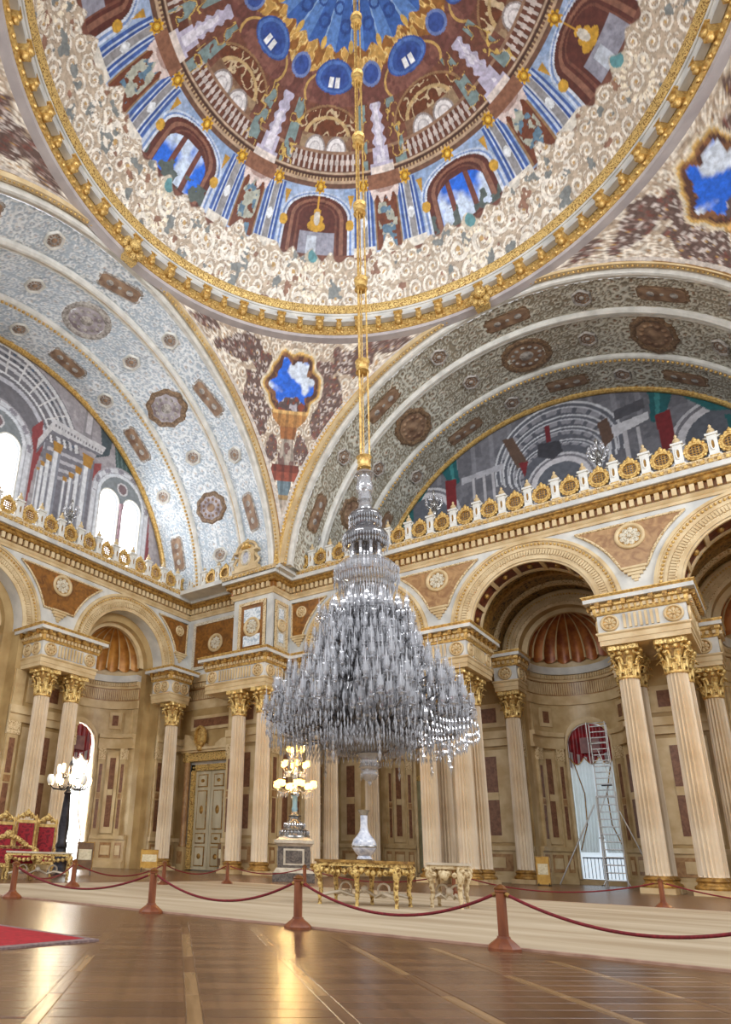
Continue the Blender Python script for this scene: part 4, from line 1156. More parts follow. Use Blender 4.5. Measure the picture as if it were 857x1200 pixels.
# ---------------------------------------------------------------- pendentives
def pend_paint(S, Z, RHO, low, up, phi):
    """S metres from the axis (positive to the viewer's left), Z height"""
    cv = Canvas(S.shape, (214, 198, 176))
    cols = [(204, 188, 166), (226, 214, 196), (172, 150, 128), (208, 190, 164), (240, 232, 218)]
    rocaille(cv, np.ones_like(S), np.abs(S) + 30, Z, (184, 164, 142), (132, 108, 90), (238, 228, 212), (190, 150, 100), sizes=(1.15, .6))
    aS = np.abs(S); n = fbm(S * 1.7, Z * 1.7, 3); n2 = fbm(S * 3.1 + 7, Z * 3.1, 2)
    edge = np.minimum(low, up)          # distance from the border
    # dark fruit and flower swags
    for (cx, cz, rx, rz_) in ((3.1, 28.2, 1.3, .5), (1.9, 27.9, .7, .5), (2.35, 26.6, .6, 1.1), (1.75, 25.4, .6, .8), (5.4, 28.75, 1.2, .25), (.95, 23.9, .45, .8)):
        m = (np.hypot((aS - cx) / rx, (Z - cz) / rz_) + (n - .5) * 1.4) < 1
        b_, r_, e_ = volutes(S + 3, Z, .36, seed=9, turns=.7)
        cv.fill(m * 1.0, (104, 82, 74)); cv.fill(m * b_, (164, 142, 134)); cv.fill(m * b_ * (n2 < .44), (124, 76, 66)); cv.fill(m * b_ * (n2 > .58), (206, 194, 186)); cv.fill(m * e_, (190, 150, 84))
    # sky opening in a scalloped brown and gold frame
    th = np.arctan2(Z - 27.05, S); rr = np.hypot(S / 1.2, (Z - 27.05) / 1.12); wob = .09 * np.cos(6 * th) + .05 * np.cos(11 * th)
    cv.fill((rr < 1.45 + wob), (222, 208, 182)); cv.fill((rr < 1.3 + wob), (160, 120, 72)); cv.fill((rr < 1.2 + wob), (86, 54, 44))
    cv.fill((np.abs(rr - 1.3 - wob) < .04), (214, 174, 100)); cv.fill((rr < 1.2 + wob) * (n2 > .56), (136, 92, 60))
    sk = rr < .98 + wob * 1.5
    c2 = fbm(S * 1.3 + 20, Z * 1.3, 3)
    cv.fill(sk * 1.0, (34, 104, 220)); cv.fill(sk * np.clip((c2 - .48) / .14, 0, 1), (216, 226, 240))
    # flower vase standing in the opening
    fl_ = (np.hypot(S / .95, (Z - 26.15) / .6) + (n2 - .5) * 1.2) < .8
    cv.fill(fl_ * 1.0, (92, 74, 72)); cv.fill(fl_ * (n2 > .55), (176, 170, 176)); cv.fill(fl_ * (n2 < .4), (140, 66, 44))
    def lobe(z0, z1, w0, w1, c): 
        t = (Z - z0) / (z1 - z0); w = w0 + (w1 - w0) * np.sin(np.clip(t, 0, 1) * PI / 2); cv.fill((t > 0) * (t < 1) * (aS < w), c)
        cv.fill((t > 0) * (t < 1) * (aS < w) * (np.sin(S * 13) > .4), tuple(int(x * .82) for x in c))
    lobe(25.1, 25.75, .55, 1.05, (186, 132, 72)); lobe(24.5, 25.1, .4, .5, (164, 104, 56)); lobe(25.75, 25.9, 1.1, 1.1, (222, 178, 110))
    lobe(23.1, 24.5, .6, .35, (178, 164, 150)); cv.fill((aS < .5) * (Z > 23.1) * (Z < 24.5) * (n2 > .52), (122, 92, 84))
    lobe(22.7, 23.1, .95, .8, (124, 56, 40)); lobe(22.2, 22.7, .6, .95, (150, 74, 54)); lobe(21.4, 22.2, .28, .42, (112, 132, 142)); lobe(21.1, 21.4, .45, .3, (170, 140, 92))
    lobe(19.6, 21.1, .18, .3, (186, 172, 156)); lobe(18.4, 19.6, .1, .22, (206, 194, 176))
    # border lines
    cv.fill((edge < .42), (206, 196, 186)); cv.fill((edge < .2), (150, 112, 60))
    f = .86 + .3 * fbm(S * 4, Z * 4, 2)
    return np.clip(cv.C * f[..., None], 0, 1)
def pendentive(phi0, label, n=300, k=230):
    RS = A * math.sqrt(2)
    zz = np.linspace(Z0 + .05, Z0 + A, k); rho1 = np.sqrt(RS ** 2 - (zz - Z0) ** 2)
    hr = PI / 4 - np.arccos(np.clip(A / rho1, -1, 1))
    u = np.linspace(-1, 1, n)
    PH = math.radians(phi0) + u[:, None] * hr[None, :]
    Zg = np.broadcast_to(zz[None, :], PH.shape); rho = np.broadcast_to(rho1[None, :], PH.shape)
    P = np.stack([rho * np.cos(PH), rho * np.sin(PH), Zg], -1)
    S = (PH - math.radians(phi0)) * rho
    d_low = (1 - np.abs(u))[:, None] * (hr * rho1)[None, :]
    C = pend_paint(S, Zg, rho, d_low, Z0 + A - Zg + 9, PH)
    o = painted_grid('pendentive', P[:, ::-1], C[:, ::-1], painted('pendentive_fresco', rough=.6, noise=.3, nscale=5, bump=.35))
    tag(o, label, 'pendentive', 'painted pendentives', kind='structure')
pendentive(135, 'pendentive painted with sky opening and vase above the corner clock')
pendentive(45, 'pendentive with sky opening behind the chandelier rods at the picture edge', 160, 130)
pendentive(225, 'pendentive of cream scrolls at the foot of the dome over the daylit vault', 160, 130)

# ---------------------------------------------------------------- lunettes (painted end walls of the galleries)
def lunette_grid(T, d, hmin, hmax, zmin, step, paint, name, mt, label, holes=()):
    H = np.arange(hmin, hmax + step, step); Zz = np.arange(zmin, Z0 + 12.7, step)
    Hg, Zg = np.meshgrid(H, Zz, indexing='ij')
    C = paint(Hg, Zg)
    if T is TR: P = np.stack([Hg, np.full_like(Hg, d), Zg], -1)
    else: P = np.stack([np.full_like(Hg, -d), Hg, Zg], -1)
    o = painted_grid(name, P, C, mt, smooth=False)
    # keep the half-round only, and open the windows
    bm = bmesh.new(); bm.from_mesh(o.data)
    kill = []
    for f in bm.faces:
        c = f.calc_center_median(); h = c.x if T is TR else c.y
        if math.hypot(h - VC(T, d), c.z - Z0) > 12.75: kill.append(f); continue
        for fn in holes:
            if fn(h, c.z): kill.append(f); break
    bmesh.ops.delete(bm, geom=kill, context='FACES'); bm.to_mesh(o.data); bm.free()
    tag(o, label, 'wall painting', kind='structure')
    return o
def paint_L(H, Z):
    cv = Canvas(H.shape, (160, 154, 158)); n = fbm(H * 1.1, Z * 1.1, 3)
    cv.fill((n > .54) * .5, (186, 180, 184))
    r = np.hypot(H, Z - 23.2)
    up = Z > 23.0
    for i, (ra, rb, c) in enumerate(((0, 5.7, (118, 116, 122)), (5.35, 5.62, (214, 214, 216)), (4.95, 5.15, (196, 196, 200)), (4.55, 4.72, (224, 224, 226)), (4.1, 4.35, (206, 206, 210)), (3.6, 3.75, (224, 224, 226)), (3.1, 3.4, (196, 196, 204)))):
        cv.fill(up * (r > ra) * (r < rb), c)
    tt = np.arctan2(Z - 23.2, H)
    cv.fill(up * (r > 3.75) * (r < 5.35) * (np.abs(np.sin(tt * 14)) < .16), (216, 214, 214))
    cv.fill(up * (r > 4.72) * (r < 4.95) * (np.sin(tt * 60) > .3), (86, 88, 98)); cv.fill(up * (np.abs(r - 5.25) < .06) * (np.sin(tt * 26) > .9), (70, 90, 116))
    for s in (1, -1):
        X = H * s
        Pl = lambda pts, c: cv.poly(X, Z, pts, c)
        Pl([(5.6, 28.6), (6.3, 28.2), (6.3, 26.0), (5.6, 26.0)], (142, 138, 142)); Pl([(5.75, 28), (6.15, 27.8), (6.15, 26.3), (5.75, 26.3)], (196, 192, 196))
        Pl([(2.16, 24.54), (2.75, 25.4), (3.0, 23.5), (2.72, 22.0), (2.5, 19)], (146, 70, 72)); Pl([(6.51, 24.4), (7.26, 24.75), (7.17, 22.38), (6.6, 20.6)], (152, 78, 78))
        Pl([(6.77, 27.6), (7.9, 26.8), (7.75, 25.6), (6.72, 24.9), (7.1, 26.0)], (74, 86, 92)); Pl([(8.0, 27.2), (11.0, 24.6), (10.6, 23.3), (9.4, 24.2), (8.44, 24.9)], (70, 92, 92))
        for k in range(5): Pl([(8.15 + k * .5, 26.7 - k * .5), (8.3 + k * .5, 26.6 - k * .5), (8.8 + k * .42, 24.6 - k * .3), (8.65 + k * .42, 24.7 - k * .3)], (104, 124, 124))
        Pl([(10.9, 23.6), (11.6, 22.8), (11.9, 20.0), (11.2, 18)], (140, 72, 76))
        Pl([(3.1, 24.2), (6.7, 24.6), (6.7, 19), (3.1, 19)], (122, 120, 128))
        for k in range(4): Pl([(3.3, 23.9 - k * .6), (6.2, 24.2 - k * .5), (6.2, 24.0 - k * .5), (3.3, 23.65 - k * .6)], (186, 184, 190))
        for x0, x1, zt in ((2.85, 3.0, 22.0), (3.05, 3.27, 22.45), (3.33, 3.68, 22.95), (4.64, 4.88, 22.2), (5.02, 5.32, 22.6), (5.43, 5.8, 23.15), (3.74, 4.24, 23.8), (5.9, 6.5, 23.95)):
            w = x1 - x0
            Pl([(x0, zt), (x1, zt), (x1, 18.5), (x0, 18.5)], (224, 226, 230)); Pl([(x0 + w * .7, zt), (x1, zt), (x1, 18.5), (x0 + w * .7, 18.5)], (140, 142, 152)); Pl([(x0, zt), (x0 + w * .12, zt), (x0 + w * .12, 18.5), (x0, 18.5)], (160, 162, 170))
            h = w * 1.35
            Pl([(x0, zt), (x1, zt), (x1 + w * .22, zt + h), (x0 - w * .22, zt + h)], (176, 130, 58))
        Pl([(2.65, 23.2), (3.42, 25.0), (7.2, 25.4), (7.45, 26.05), (3.5, 25.9), (2.6, 23.9)], (206, 204, 206)); Pl([(2.65, 23.0), (3.42, 24.8), (7.1, 25.2), (7.1, 25.4), (3.42, 25.05), (2.62, 23.25)], (120, 118, 126))
        for k in range(16): Pl([(3.6 + k * .23, 25.45), (3.7 + k * .23, 25.45), (3.7 + k * .23, 25.62), (3.6 + k * .23, 25.62)], (120, 118, 124))
    # round-headed surrounds of the real windows
    for c in (0.0, 9.15, -9.15):
        r2 = np.hypot(H - c, np.maximum(Z - 22.75, 0)); ins = (Z < 25.6)
        cv.fill(ins * (r2 < 2.45), (176, 172, 178)); cv.fill(ins * (r2 < 2.35), (214, 216, 222)); cv.fill(ins * (r2 < 2.05), (168, 170, 178)); cv.fill(ins * (r2 < 1.98), (222, 226, 232))
        a = np.arctan2(Z - 22.75, H - c); cv.fill(ins * (r2 > 2.07) * (r2 < 2.33) * (np.sin(a * 12) > .2) * (Z > 22.7), (150, 146, 156))
        cv.fill(ins * (r2 < 1.75) * (Z > 22.2), (136, 142, 146)); cv.fill((np.hypot(H - c, Z - 23.75) < .46) * 1.0, (214, 212, 214)); cv.fill((np.hypot(H - c, Z - 23.75) < .34) * 1.0, (130, 108, 112))
    return cv.C
def win_hole(c):
    def f(h, z):
        for s in (-1, 1):
            x = h - (c + s * .93)
            if abs(x) < .74 and z > 17.6 and (z < 22.55 or math.hypot(x, z - 22.55) < .74): return True
        return False
    return f
lunette_grid(TL, 23.4, -11.8, 13.8, ZC - .05, .06, paint_L, 'lunette_wall', painted('lunette_fresco', rough=.65, noise=.2, nscale=4, bump=.15), 'end wall painted with grey porticoes around the bright arched windows', [win_hole(c) for c in (0.0, 9.15, -9.15)])
def paint_R(H, Z):
    cv = Canvas(H.shape, (104, 104, 112)); n = fbm(H * 1.1, Z * 1.1, 3)
    cv.fill((n > .52) * .6, (126, 126, 134)); cv.fill((np.sin(H * 5) > .75) * (Z > 25.6) * .6, (142, 142, 150))
    for s, cx in ((1, .5),):
        for dz, rx, rz_ in ((0, 3.9, 3.9), (-.25, 3.4, 3.2), (-.5, 3.0, 2.6), (-.8, 2.6, 2.0)):
            r = np.hypot((H - cx) / rx, (Z - 24.9 - dz) / rz_)
            cv.fill((Z > 24.2 + dz) * (r < 1.0), (206, 208, 214)); cv.fill((Z > 24.2 + dz) * (r < .965), (96, 98, 108)); cv.fill((Z > 24.2 + dz) * (r < .91), (196, 198, 206)); cv.fill((Z > 24.2 + dz) * (r < .885), (92, 94, 104))
            a = np.arctan2((Z - 24.9 - dz) / rz_, (H - cx) / rx)
            cv.fill((Z > 24.3 + dz) * (r < .885) * (r > .8) * (np.abs(np.sin(a * 11)) > .45), (146, 146, 154))
    for cx, rr in ((.6, 2.1), (9.0, 2.6), (-8.4, 2.6)):
        r = np.hypot(H - cx, np.maximum(Z - 23.1, 0))
        for q, c in ((rr, (196, 196, 202)), (rr * .93, (120, 118, 126)), (rr * .86, (206, 204, 210)), (rr * .7, (96, 100, 110))): cv.fill((r < q) * 1.0, c)
    Pl = lambda pts, c: cv.poly(H, Z, pts, c)
    Pl([(-5.6, 25.6), (-2.7, 25.75), (-2.8, 25.3), (-5.6, 25.1)], (176, 176, 184)); Pl([(3.67, 25.88), (5.74, 26.1), (5.68, 25.6), (3.8, 25.1)], (206, 206, 212)); Pl([(4.0, 26.9), (5.6, 27.1), (5.6, 26.4), (4.0, 26.2)], (80, 80, 88))
    for x in (-4.9, -4.2, -3.6, 4.3, 5.0): Pl([(x, 25.3), (x + .28, 25.3), (x + .28, 19), (x, 19)], (186, 184, 190)); Pl([(x + .2, 25.3), (x + .28, 25.3), (x + .28, 19), (x + .2, 19)], (110, 110, 118))
    Pl([(-2.7, 27.5), (-2.0, 27.4), (-1.2, 25.2), (-1.9, 25.0)], (96, 74, 62)); Pl([(3.0, 26.4), (3.6, 26.6), (3.8, 25.1), (3.2, 24.6)], (96, 72, 60)); Pl([(-.5, 26.3), (.8, 26.1), (.9, 25.3), (.3, 24.9), (-.6, 25.4)], (58, 58, 66)); Pl([(.0, 27.4), (.3, 27.4), (.3, 26.2), (.0, 26.2)], (110, 30, 40))
    for s in (1, -1):
        Q = lambda pts, c: cv.poly(H * s, Z, pts, c)
        Q([(5.6, 28.6), (7.3, 27.6), (6.9, 26.4), (6.3, 25.0), (5.75, 25.4), (5.9, 27.0)], (26, 92, 98)); Q([(6.9, 27.6), (9.9, 25.9), (9.7, 24.5), (8.6, 24.9), (7.6, 26.2)], (32, 100, 104)); Q([(6.2, 27.5), (6.5, 27.3), (6.2, 25.3), (6.05, 25.4)], (58, 130, 132)); Q([(7.6, 27.0), (9.6, 25.5), (9.6, 25.3), (7.7, 26.6)], (66, 136, 136))
        Q([(6.0, 25.7), (6.8, 25.8), (6.75, 23.4), (6.1, 23.2)], (122, 34, 40)); Q([(9.2, 24.4), (9.9, 24.2), (10.4, 22), (9.5, 20)], (30, 96, 100)); Q([(1.2, 25.3), (1.8, 25.4), (1.5, 24.2)], (120, 32, 40)) if s < 0 else None
    return cv.C
lunette_grid(TR, 23.4, -12.8, 12.8, ZC - .05, .06, paint_R, 'lunette_wall', painted('lunette_fresco'), 'dark grey end wall painted with a coffered hall and teal drapes')

# real windows of the lunette: twin round-headed lights
for i, (c, lb) in enumerate(((0.0, 'bright twin arched gallery window at the very edge of the picture'), (9.15, 'bright twin arched gallery window under the pale blue vault'))):
    w = thing('window_%d' % (i + 1), lb, 'window', kind='structure')
    for s in (-1, 1):
        pts = [(c + s * .93 + .78 * math.cos(PI * k / 16), 22.55 + .78 * math.sin(PI * k / 16)) for k in range(17)] + [(c + s * .93 - .78, 17.4), (c + s * .93 + .78, 17.4)]
        MB().prism(pts, (-23.75, 0, 0), (0, 1, 0), (0, 0, 1), (-1, 0, 0), .04).obj('pane', M_DAY, w, 0)
        fp = [(-23.42, h, z) for h, z in pts]
        MB().tube(fp, .05, 6, closed=True).obj('frame', M_WMOULD, w)
    MB().lathe([(.16, 17.4), (.11, 17.8), (.1, 22.2), (.16, 22.3), (.18, 22.6)], (-23.36, c, 0), 12).obj('mullion_column', mat('mauve_marble', (170, 140, 148), (130, 100, 110), scale=4, rough=.35), w)
# ---------------------------------------------------------------- gallery balustrades
def octo(r, n=8, off=PI / 8): return [(r * math.cos(2 * PI * i / n + off), r * math.sin(2 * PI * i / n + off)) for i in range(n)]
def ringprism(mb, po, pi_, y0, y1, cz, m=0):
    n = len(po); V = []
    for p, y in ((po, y0), (po, y1), (pi_, y1), (pi_, y0)): V += [(x, y, cz + z) for x, z in p]
    F = []
    for k in range(4):
        for i in range(n):
            a = k * n + i; b = k * n + (i + 1) % n; c = ((k + 1) % 4) * n + (i + 1) % n; d = ((k + 1) % 4) * n + i
            F.append((a, b, c, d))
    mb.add(V, F, m)
mb = MB()
ringprism(mb, octo(.47), octo(.36), .09, -.09, .64)
for k in range(8):
    a = 2 * PI * k / 8; mb.ball((.43 * math.cos(a), -.08, .64 + .43 * math.sin(a)), .075, 6, 4)
mb.ball((0, -.02, 1.17), .11, 8, 5); mb.ball((-.14, -.02, 1.1), .09, 7, 4); mb.ball((.14, -.02, 1.1), .09, 7, 4); mb.ball((0, 0, 1.29), .05, 6, 4)
ringprism(mb, octo(.36, 24, 0), octo(.29, 24, 0), .03, -.12, .64)
PANEL_FRAME = mb.mesh('panel_frame', M_GOLD)
mb = MB()
for k in range(-2, 3):
    h = math.sqrt(.33 ** 2 - (k * .12) ** 2)
    mb.box((k * .12 - .025, -.02, .66 - h), (k * .12 + .025, .02, .66 + h)); mb.box((-h, -.025, .66 + k * .12 - .025), (h, .025, .66 + k * .12 + .025))
PANEL_GRILLE = mb.mesh('grille', M_DARKGOLD, 0)
mb = MB()
mb.box((-.64, -.12, 0), (.64, .12, .12)); mb.box((-.64, -.07, .12), (-.56, .07, 1.12)); mb.box((.56, -.07, .12), (.64, .07, 1.12))
for sx in (-1, 1): mb.prism([(sx * .56, .12), (sx * .56, .38), (sx * .3, .12)], (0, -.05, 0), (1, 0, 0), (0, 0, 1), (0, 1, 0), .1); mb.prism([(sx * .56, 1.12), (sx * .56, .95), (sx * .3, 1.12)], (0, -.05, 0), (1, 0, 0), (0, 0, 1), (0, 1, 0), .1)
PANEL_BODY = mb.mesh('panel_body', M_WMOULD, 0)
mb = MB()
mb.box((-.23, -.2, 0), (.23, .2, .2)); mb.box((-.18, -.16, .2), (.18, .16, 1.12)); mb.box((-.24, -.21, 1.12), (.24, .21, 1.22))
ringprism(mb, [(.1 * math.cos(a), .28 * math.sin(a)) for a in [2 * PI * i / 14 for i in range(14)]], [(.06 * math.cos(a), .22 * math.sin(a)) for a in [2 * PI * i / 14 for i in range(14)]], -.14, -.21, .66)
POST_BODY = mb.mesh('post', M_WMOULD, 0.3)
mb = MB(); mb.lathe([(.15, 1.22), (.07, 1.27), (.16, 1.38), (.1, 1.5), (.04, 1.56), (.07, 1.64), (.001, 1.74)], n=8); FINIAL = mb.mesh('finial', M_CREAM)
mb = MB(); mb.box((-.18, -.215, .07), (.18, -.19, .15)); POST_GOLD = mb.mesh('gilt_band', M_GOLD, 0)
mb = MB(); mb.box((-.045, -.175, .48), (.045, -.155, .84)); POST_SLOT = mb.mesh('gilt_slot', M_DARKGOLD, 0)
def balustrade(label, p0, p1, rz, n):
    t = thing('balustrade', label, 'balustrade', (0, 0, 0), group='gallery balustrades')
    p0, p1 = Vector(p0), Vector(p1)
    for i in range(n + 1):
        p = p0.lerp(p1, i / n)
        q = place(POST_BODY, 'post', t, p, rz); place(FINIAL, 'finial', q); place(POST_GOLD, 'gilt_band', q); place(POST_SLOT, 'gilt_slot', q)
        if i < n:
            c = p0.lerp(p1, (i + .5) / n)
            q = place(PANEL_BODY, 'panel', t, c, rz); place(PANEL_FRAME, 'panel_frame', q); place(PANEL_GRILLE, 'grille', q)
    return t
balustrade('long gilded balustrade above the arcade behind the chandelier', (-13.35, 14.98, ZC), (13.6, 14.98, ZC), 0, 21)
balustrade('gilded balustrade in front of the bright gallery windows', (-21.55, -12, ZC), (-21.55, 14.3, ZC), PI / 2, 20)
balustrade('short gilded balustrade beside the clock on the corner ledge, door side', (-20.9, 13.72, ZC), (-17.1, 13.5, ZC), 0, 3)
balustrade('short gilded balustrade returning round the clock pier', (-13.55, 13.2, ZC), (-13.55, 14.45, ZC), PI / 2, 1)

# ---------------------------------------------------------------- clock on the corner pier
ck = thing('mantel_clock', 'arched cream and gold clock standing on the corner cornice', 'clock', (-15.6, 13.12, ZC))
mb = MB(); mb.box((-1.0, -.28, 0), (1.0, .3, .22)); mb.box((-.86, -.22, .22), (.86, .25, .4)); mb.obj('base', M_CREAM, ck, 0)
mb = MB(); mb.box((-.62, -.15, .4), (.62, .2, 1.35))
mb.prism([(.66 * math.cos(PI * i / 14), 1.35 + .5 * math.sin(PI * i / 14)) for i in range(15)], (0, -.15, 0), (1, 0, 0), (0, 0, 1), (0, 1, 0), .35); mb.obj('case', M_CREAM, ck, .5)
mb = MB(); P = [(.78 * math.cos(PI * i / 16), -.12, 1.4 + .62 * math.sin(PI * i / 16)) for i in range(17)]; mb.tube(P, .1, 8); mb.box((-.95, -.25, 1.3), (-.6, .15, 1.44)); mb.box((.6, -.25, 1.3), (.95, .15, 1.44)); mb.obj('pediment', M_CREAM, ck)
mb = MB(); mb.ball((0, -.2, 1.75), .24, 10, 6); mb.ball((-.25, -.18, 1.66), .14, 8, 5); mb.ball((.25, -.18, 1.66), .14, 8, 5); mb.ball((0, -.1, 2.05), .13, 8, 5); mb.ball((0, -.05, 2.2), .07, 8, 5); mb.obj('crest', M_GOLD, ck)
mb = MB(); mb.sweep([(.02, .05), (.02, -.05), (-.06, -.08), (-.1, -.02), (-.1, .05)], [((.36 * math.cos(2 * PI * i / 28), -.2, .92 + .5 * math.sin(2 * PI * i / 28)), (math.cos(2 * PI * i / 28), 0, math.sin(2 * PI * i / 28)), (0, 1, 0)) for i in range(28)], closed_path=True); mb.obj('dial_frame', M_GREY, ck)
mb = MB(); mb.add([(.3 * math.cos(2 * PI * i / 28), -.17, .92 + .44 * math.sin(2 * PI * i / 28)) for i in range(28)], [tuple(range(28))]); mb.obj('dial', mat('dial_face', (222, 222, 226), (160, 160, 170), scale=8, rough=.3), ck, 0)
for s in (-1, 1):
    mb = MB(); mb.tube([(s * .62, -.1, .45), (s * .86, -.1, .5), (s * .98, -.1, .7), (s * .84, -.1, .86), (s * .7, -.1, 1.05)], .1, 7); mb.obj('side_scroll', M_CREAM, ck)

# ---------------------------------------------------------------- branched silver lights along the gallery
mb = MB(); mb.lathe([(.3, 0), (.3, .08), (.12, .16), (.09, .5), (.16, .62), (.07, .72), (.07, 1.1), (.13, 1.2), (.05, 1.3), (.05, 1.75), (.1, 1.85), (.001, 2.05)], n=10); GC_STEM = mb.mesh('stem', M_SILVER)
mb = MB(); mb.tube([(0, 0, .95), (.18, 0, .82), (.36, 0, .9), (.44, 0, 1.1)], .025, 5); mb.tube([(.15, 0, .84), (.2, 0, 1.0), (.12, 0, 1.08)], .018, 4); GC_ARM = mb.mesh('arm', M_SILVER)
mb = MB(); mb.lathe([(.02, 1.08), (.09, 1.12), (.1, 1.2), (.06, 1.26), (.08, 1.36), (.001, 1.5)], c=(.44, 0, 0), n=8); GC_LAMP = mb.mesh('glass_shade', M_CRYSTAL)
mb = MB(); mb.box((-.28, -.28, 0), (.28, .28, 1.15)); mb.box((-.36, -.36, 1.15), (.36, .36, 1.27)); GC_PED = mb.mesh('pedestal', M_WMOULD, 0)
def gallery_light(x, y, label, z=ZC):
    t = thing('gallery_candelabrum', label, 'candelabrum', (x, y, z), group='silver candelabra along the gallery')
    place(GC_PED, 'pedestal', t); place(GC_STEM, 'stem', t, (0, 0, 1.27))
    for k in range(8):
        a = place(GC_ARM, 'arm', t, (0, 0, 1.27), 2 * PI * k / 8); place(GC_LAMP, 'glass_shade', a)
    for k in range(4):
        a = place(GC_ARM, 'arm', t, (0, 0, 1.7), 2 * PI * (k + .5) / 4); a.scale = (.65, .65, .8); place(GC_LAMP, 'glass_shade', a)
gallery_light(3.95, 15.75, 'silver branched candelabrum on the gallery above the ladder pier')
gallery_light(-4.45, 15.75, 'silver branched candelabrum on the gallery near the teal drape')
gallery_light(-12.6, 15.9, 'silver branched candelabrum on the gallery beside the hanging rods')
gallery_light(-22.3, 4.8, 'silver branched candelabrum before the painted porticoes by the windows')

# ---------------------------------------------------------------- great crystal chandelier
ch = thing('chandelier', 'enormous tiered crystal chandelier hanging on gilded rods in mid hall', 'chandelier', (0, 0, 0))
mb = MB()
for k in range(3):
    a = 2 * PI * k / 3 + .4; mb.tube([(.17 * math.cos(a), .17 * math.sin(a), 12.0), (.15 * math.cos(a), .15 * math.sin(a), 24), (.13 * math.cos(a), .13 * math.sin(a), 37.3)], .03, 6)
mb.tube([(0, 0, 12), (0, 0, 37.3)], .025, 6); mb.obj('hanging_rods', M_GOLD, ch)
mb = MB(); mb.lathe([(.1, -.25), (.22, -.2), (.18, -.05), (.22, .05), (.18, .12), (.24, .2), (.1, .26)], n=12); clamp = mb.mesh('rod_clamp', M_GOLD)
for z in (12.25, 15.8, 19.2, 22.6, 26.0, 29.4, 32.8): place(clamp, 'rod_clamp', ch, (0, 0, z))
# glass stem above the bowls
mb = MB(); mb.lathe([(.2, 11.95), (.26, 11.9), (.3, 11.82), (.2, 11.75), (.24, 11.5), (.26, 11.3), (.17, 11.22), (.2, 11.1), (.22, 10.95), (.15, 10.9), (.2, 10.75), (.24, 10.6), (.2, 10.55)], n=20); mb.obj('stem_glass', M_CRYSTAL, ch)
mb = MB(); mb.lathe([(.25, 10.55), (.45, 10.5), (.5, 10.38), (.42, 10.25), (.38, 10.22)], n=28); mb.obj('upper_collar', M_CRYSTALD, ch)
mb = MB(); mb.lathe([(.3, 10.28), (.38, 10.2), (.32, 10.08), (.22, 10.02), (.28, 9.96), (.24, 9.9)], n=20); mb.obj('stem_glass', M_CRYSTAL, ch)
mb = MB(); mb.lathe([(.25, 9.92), (.6, 9.88), (.68, 9.74), (.62, 9.56), (.5, 9.46), (.4, 9.48)], n=32); mb.obj('ring_bowl', M_CRYSTALD, ch)
for k in range(9):
    a = 2 * PI * k / 9
    MB().lathe([(.075, 9.48), (.05, 9.4), (.05, 8.96), (.075, 8.88)], c=(.42 * math.cos(a), .42 * math.sin(a), 0), n=8).obj('glass_pillar', M_CRYSTAL, ch)
MB().lathe([(.14, 9.48), (.14, 8.88)], n=12).obj('stem_glass', M_CRYSTALD, ch)
mb = MB(); P = []
for i in range(64):
    a = 2 * PI * i / 64; w = 1 + .03 * (i % 2)
    P.append([(r * w * math.cos(a), r * w * math.sin(a), z) for r, z in ((.4, 8.93), (.74, 8.88), (.92, 8.68), (.86, 8.46), (.72, 8.26), (.6, 8.14), (.54, 8.16))])
mb.grid(P, cu=True); mb.obj('crown_bowl', M_CRYSTAL, ch, .3)
mb = MB(); P = []
for i in range(72):
    a = 2 * PI * i / 72; w = 1 - .05 * (i % 2)
    P.append([(r * w * math.cos(a), r * w * math.sin(a), z) for r, z in ((.58, 8.16), (.6, 7.5), (.58, 6.7), (.62, 6.2), (.7, 5.6), (.8, 5.0), (.95, 4.6), (1.0, 4.35), (.85, 4.15), (.95, 4.05), (.9, 3.85), (.6, 3.62), (.35, 3.5))])
mb.grid(P, cu=True); mb.obj('glass_core', M_CRYSTALD, ch, .3)
mb = MB(); mb.lathe([(.3, 3.55), (.34, 3.48), (.26, 3.4), (.25, 3.2), (.28, 3.14), (.2, 3.08), (.24, 2.96), (.16, 2.84), (.05, 2.78), (.06, 2.74), (.001, 2.66)], n=18); mb.obj('bottom_finial', M_CRYSTAL, ch)
M_CANDLE = mat('white_candle_glass', (204, 204, 208), rough=.3)
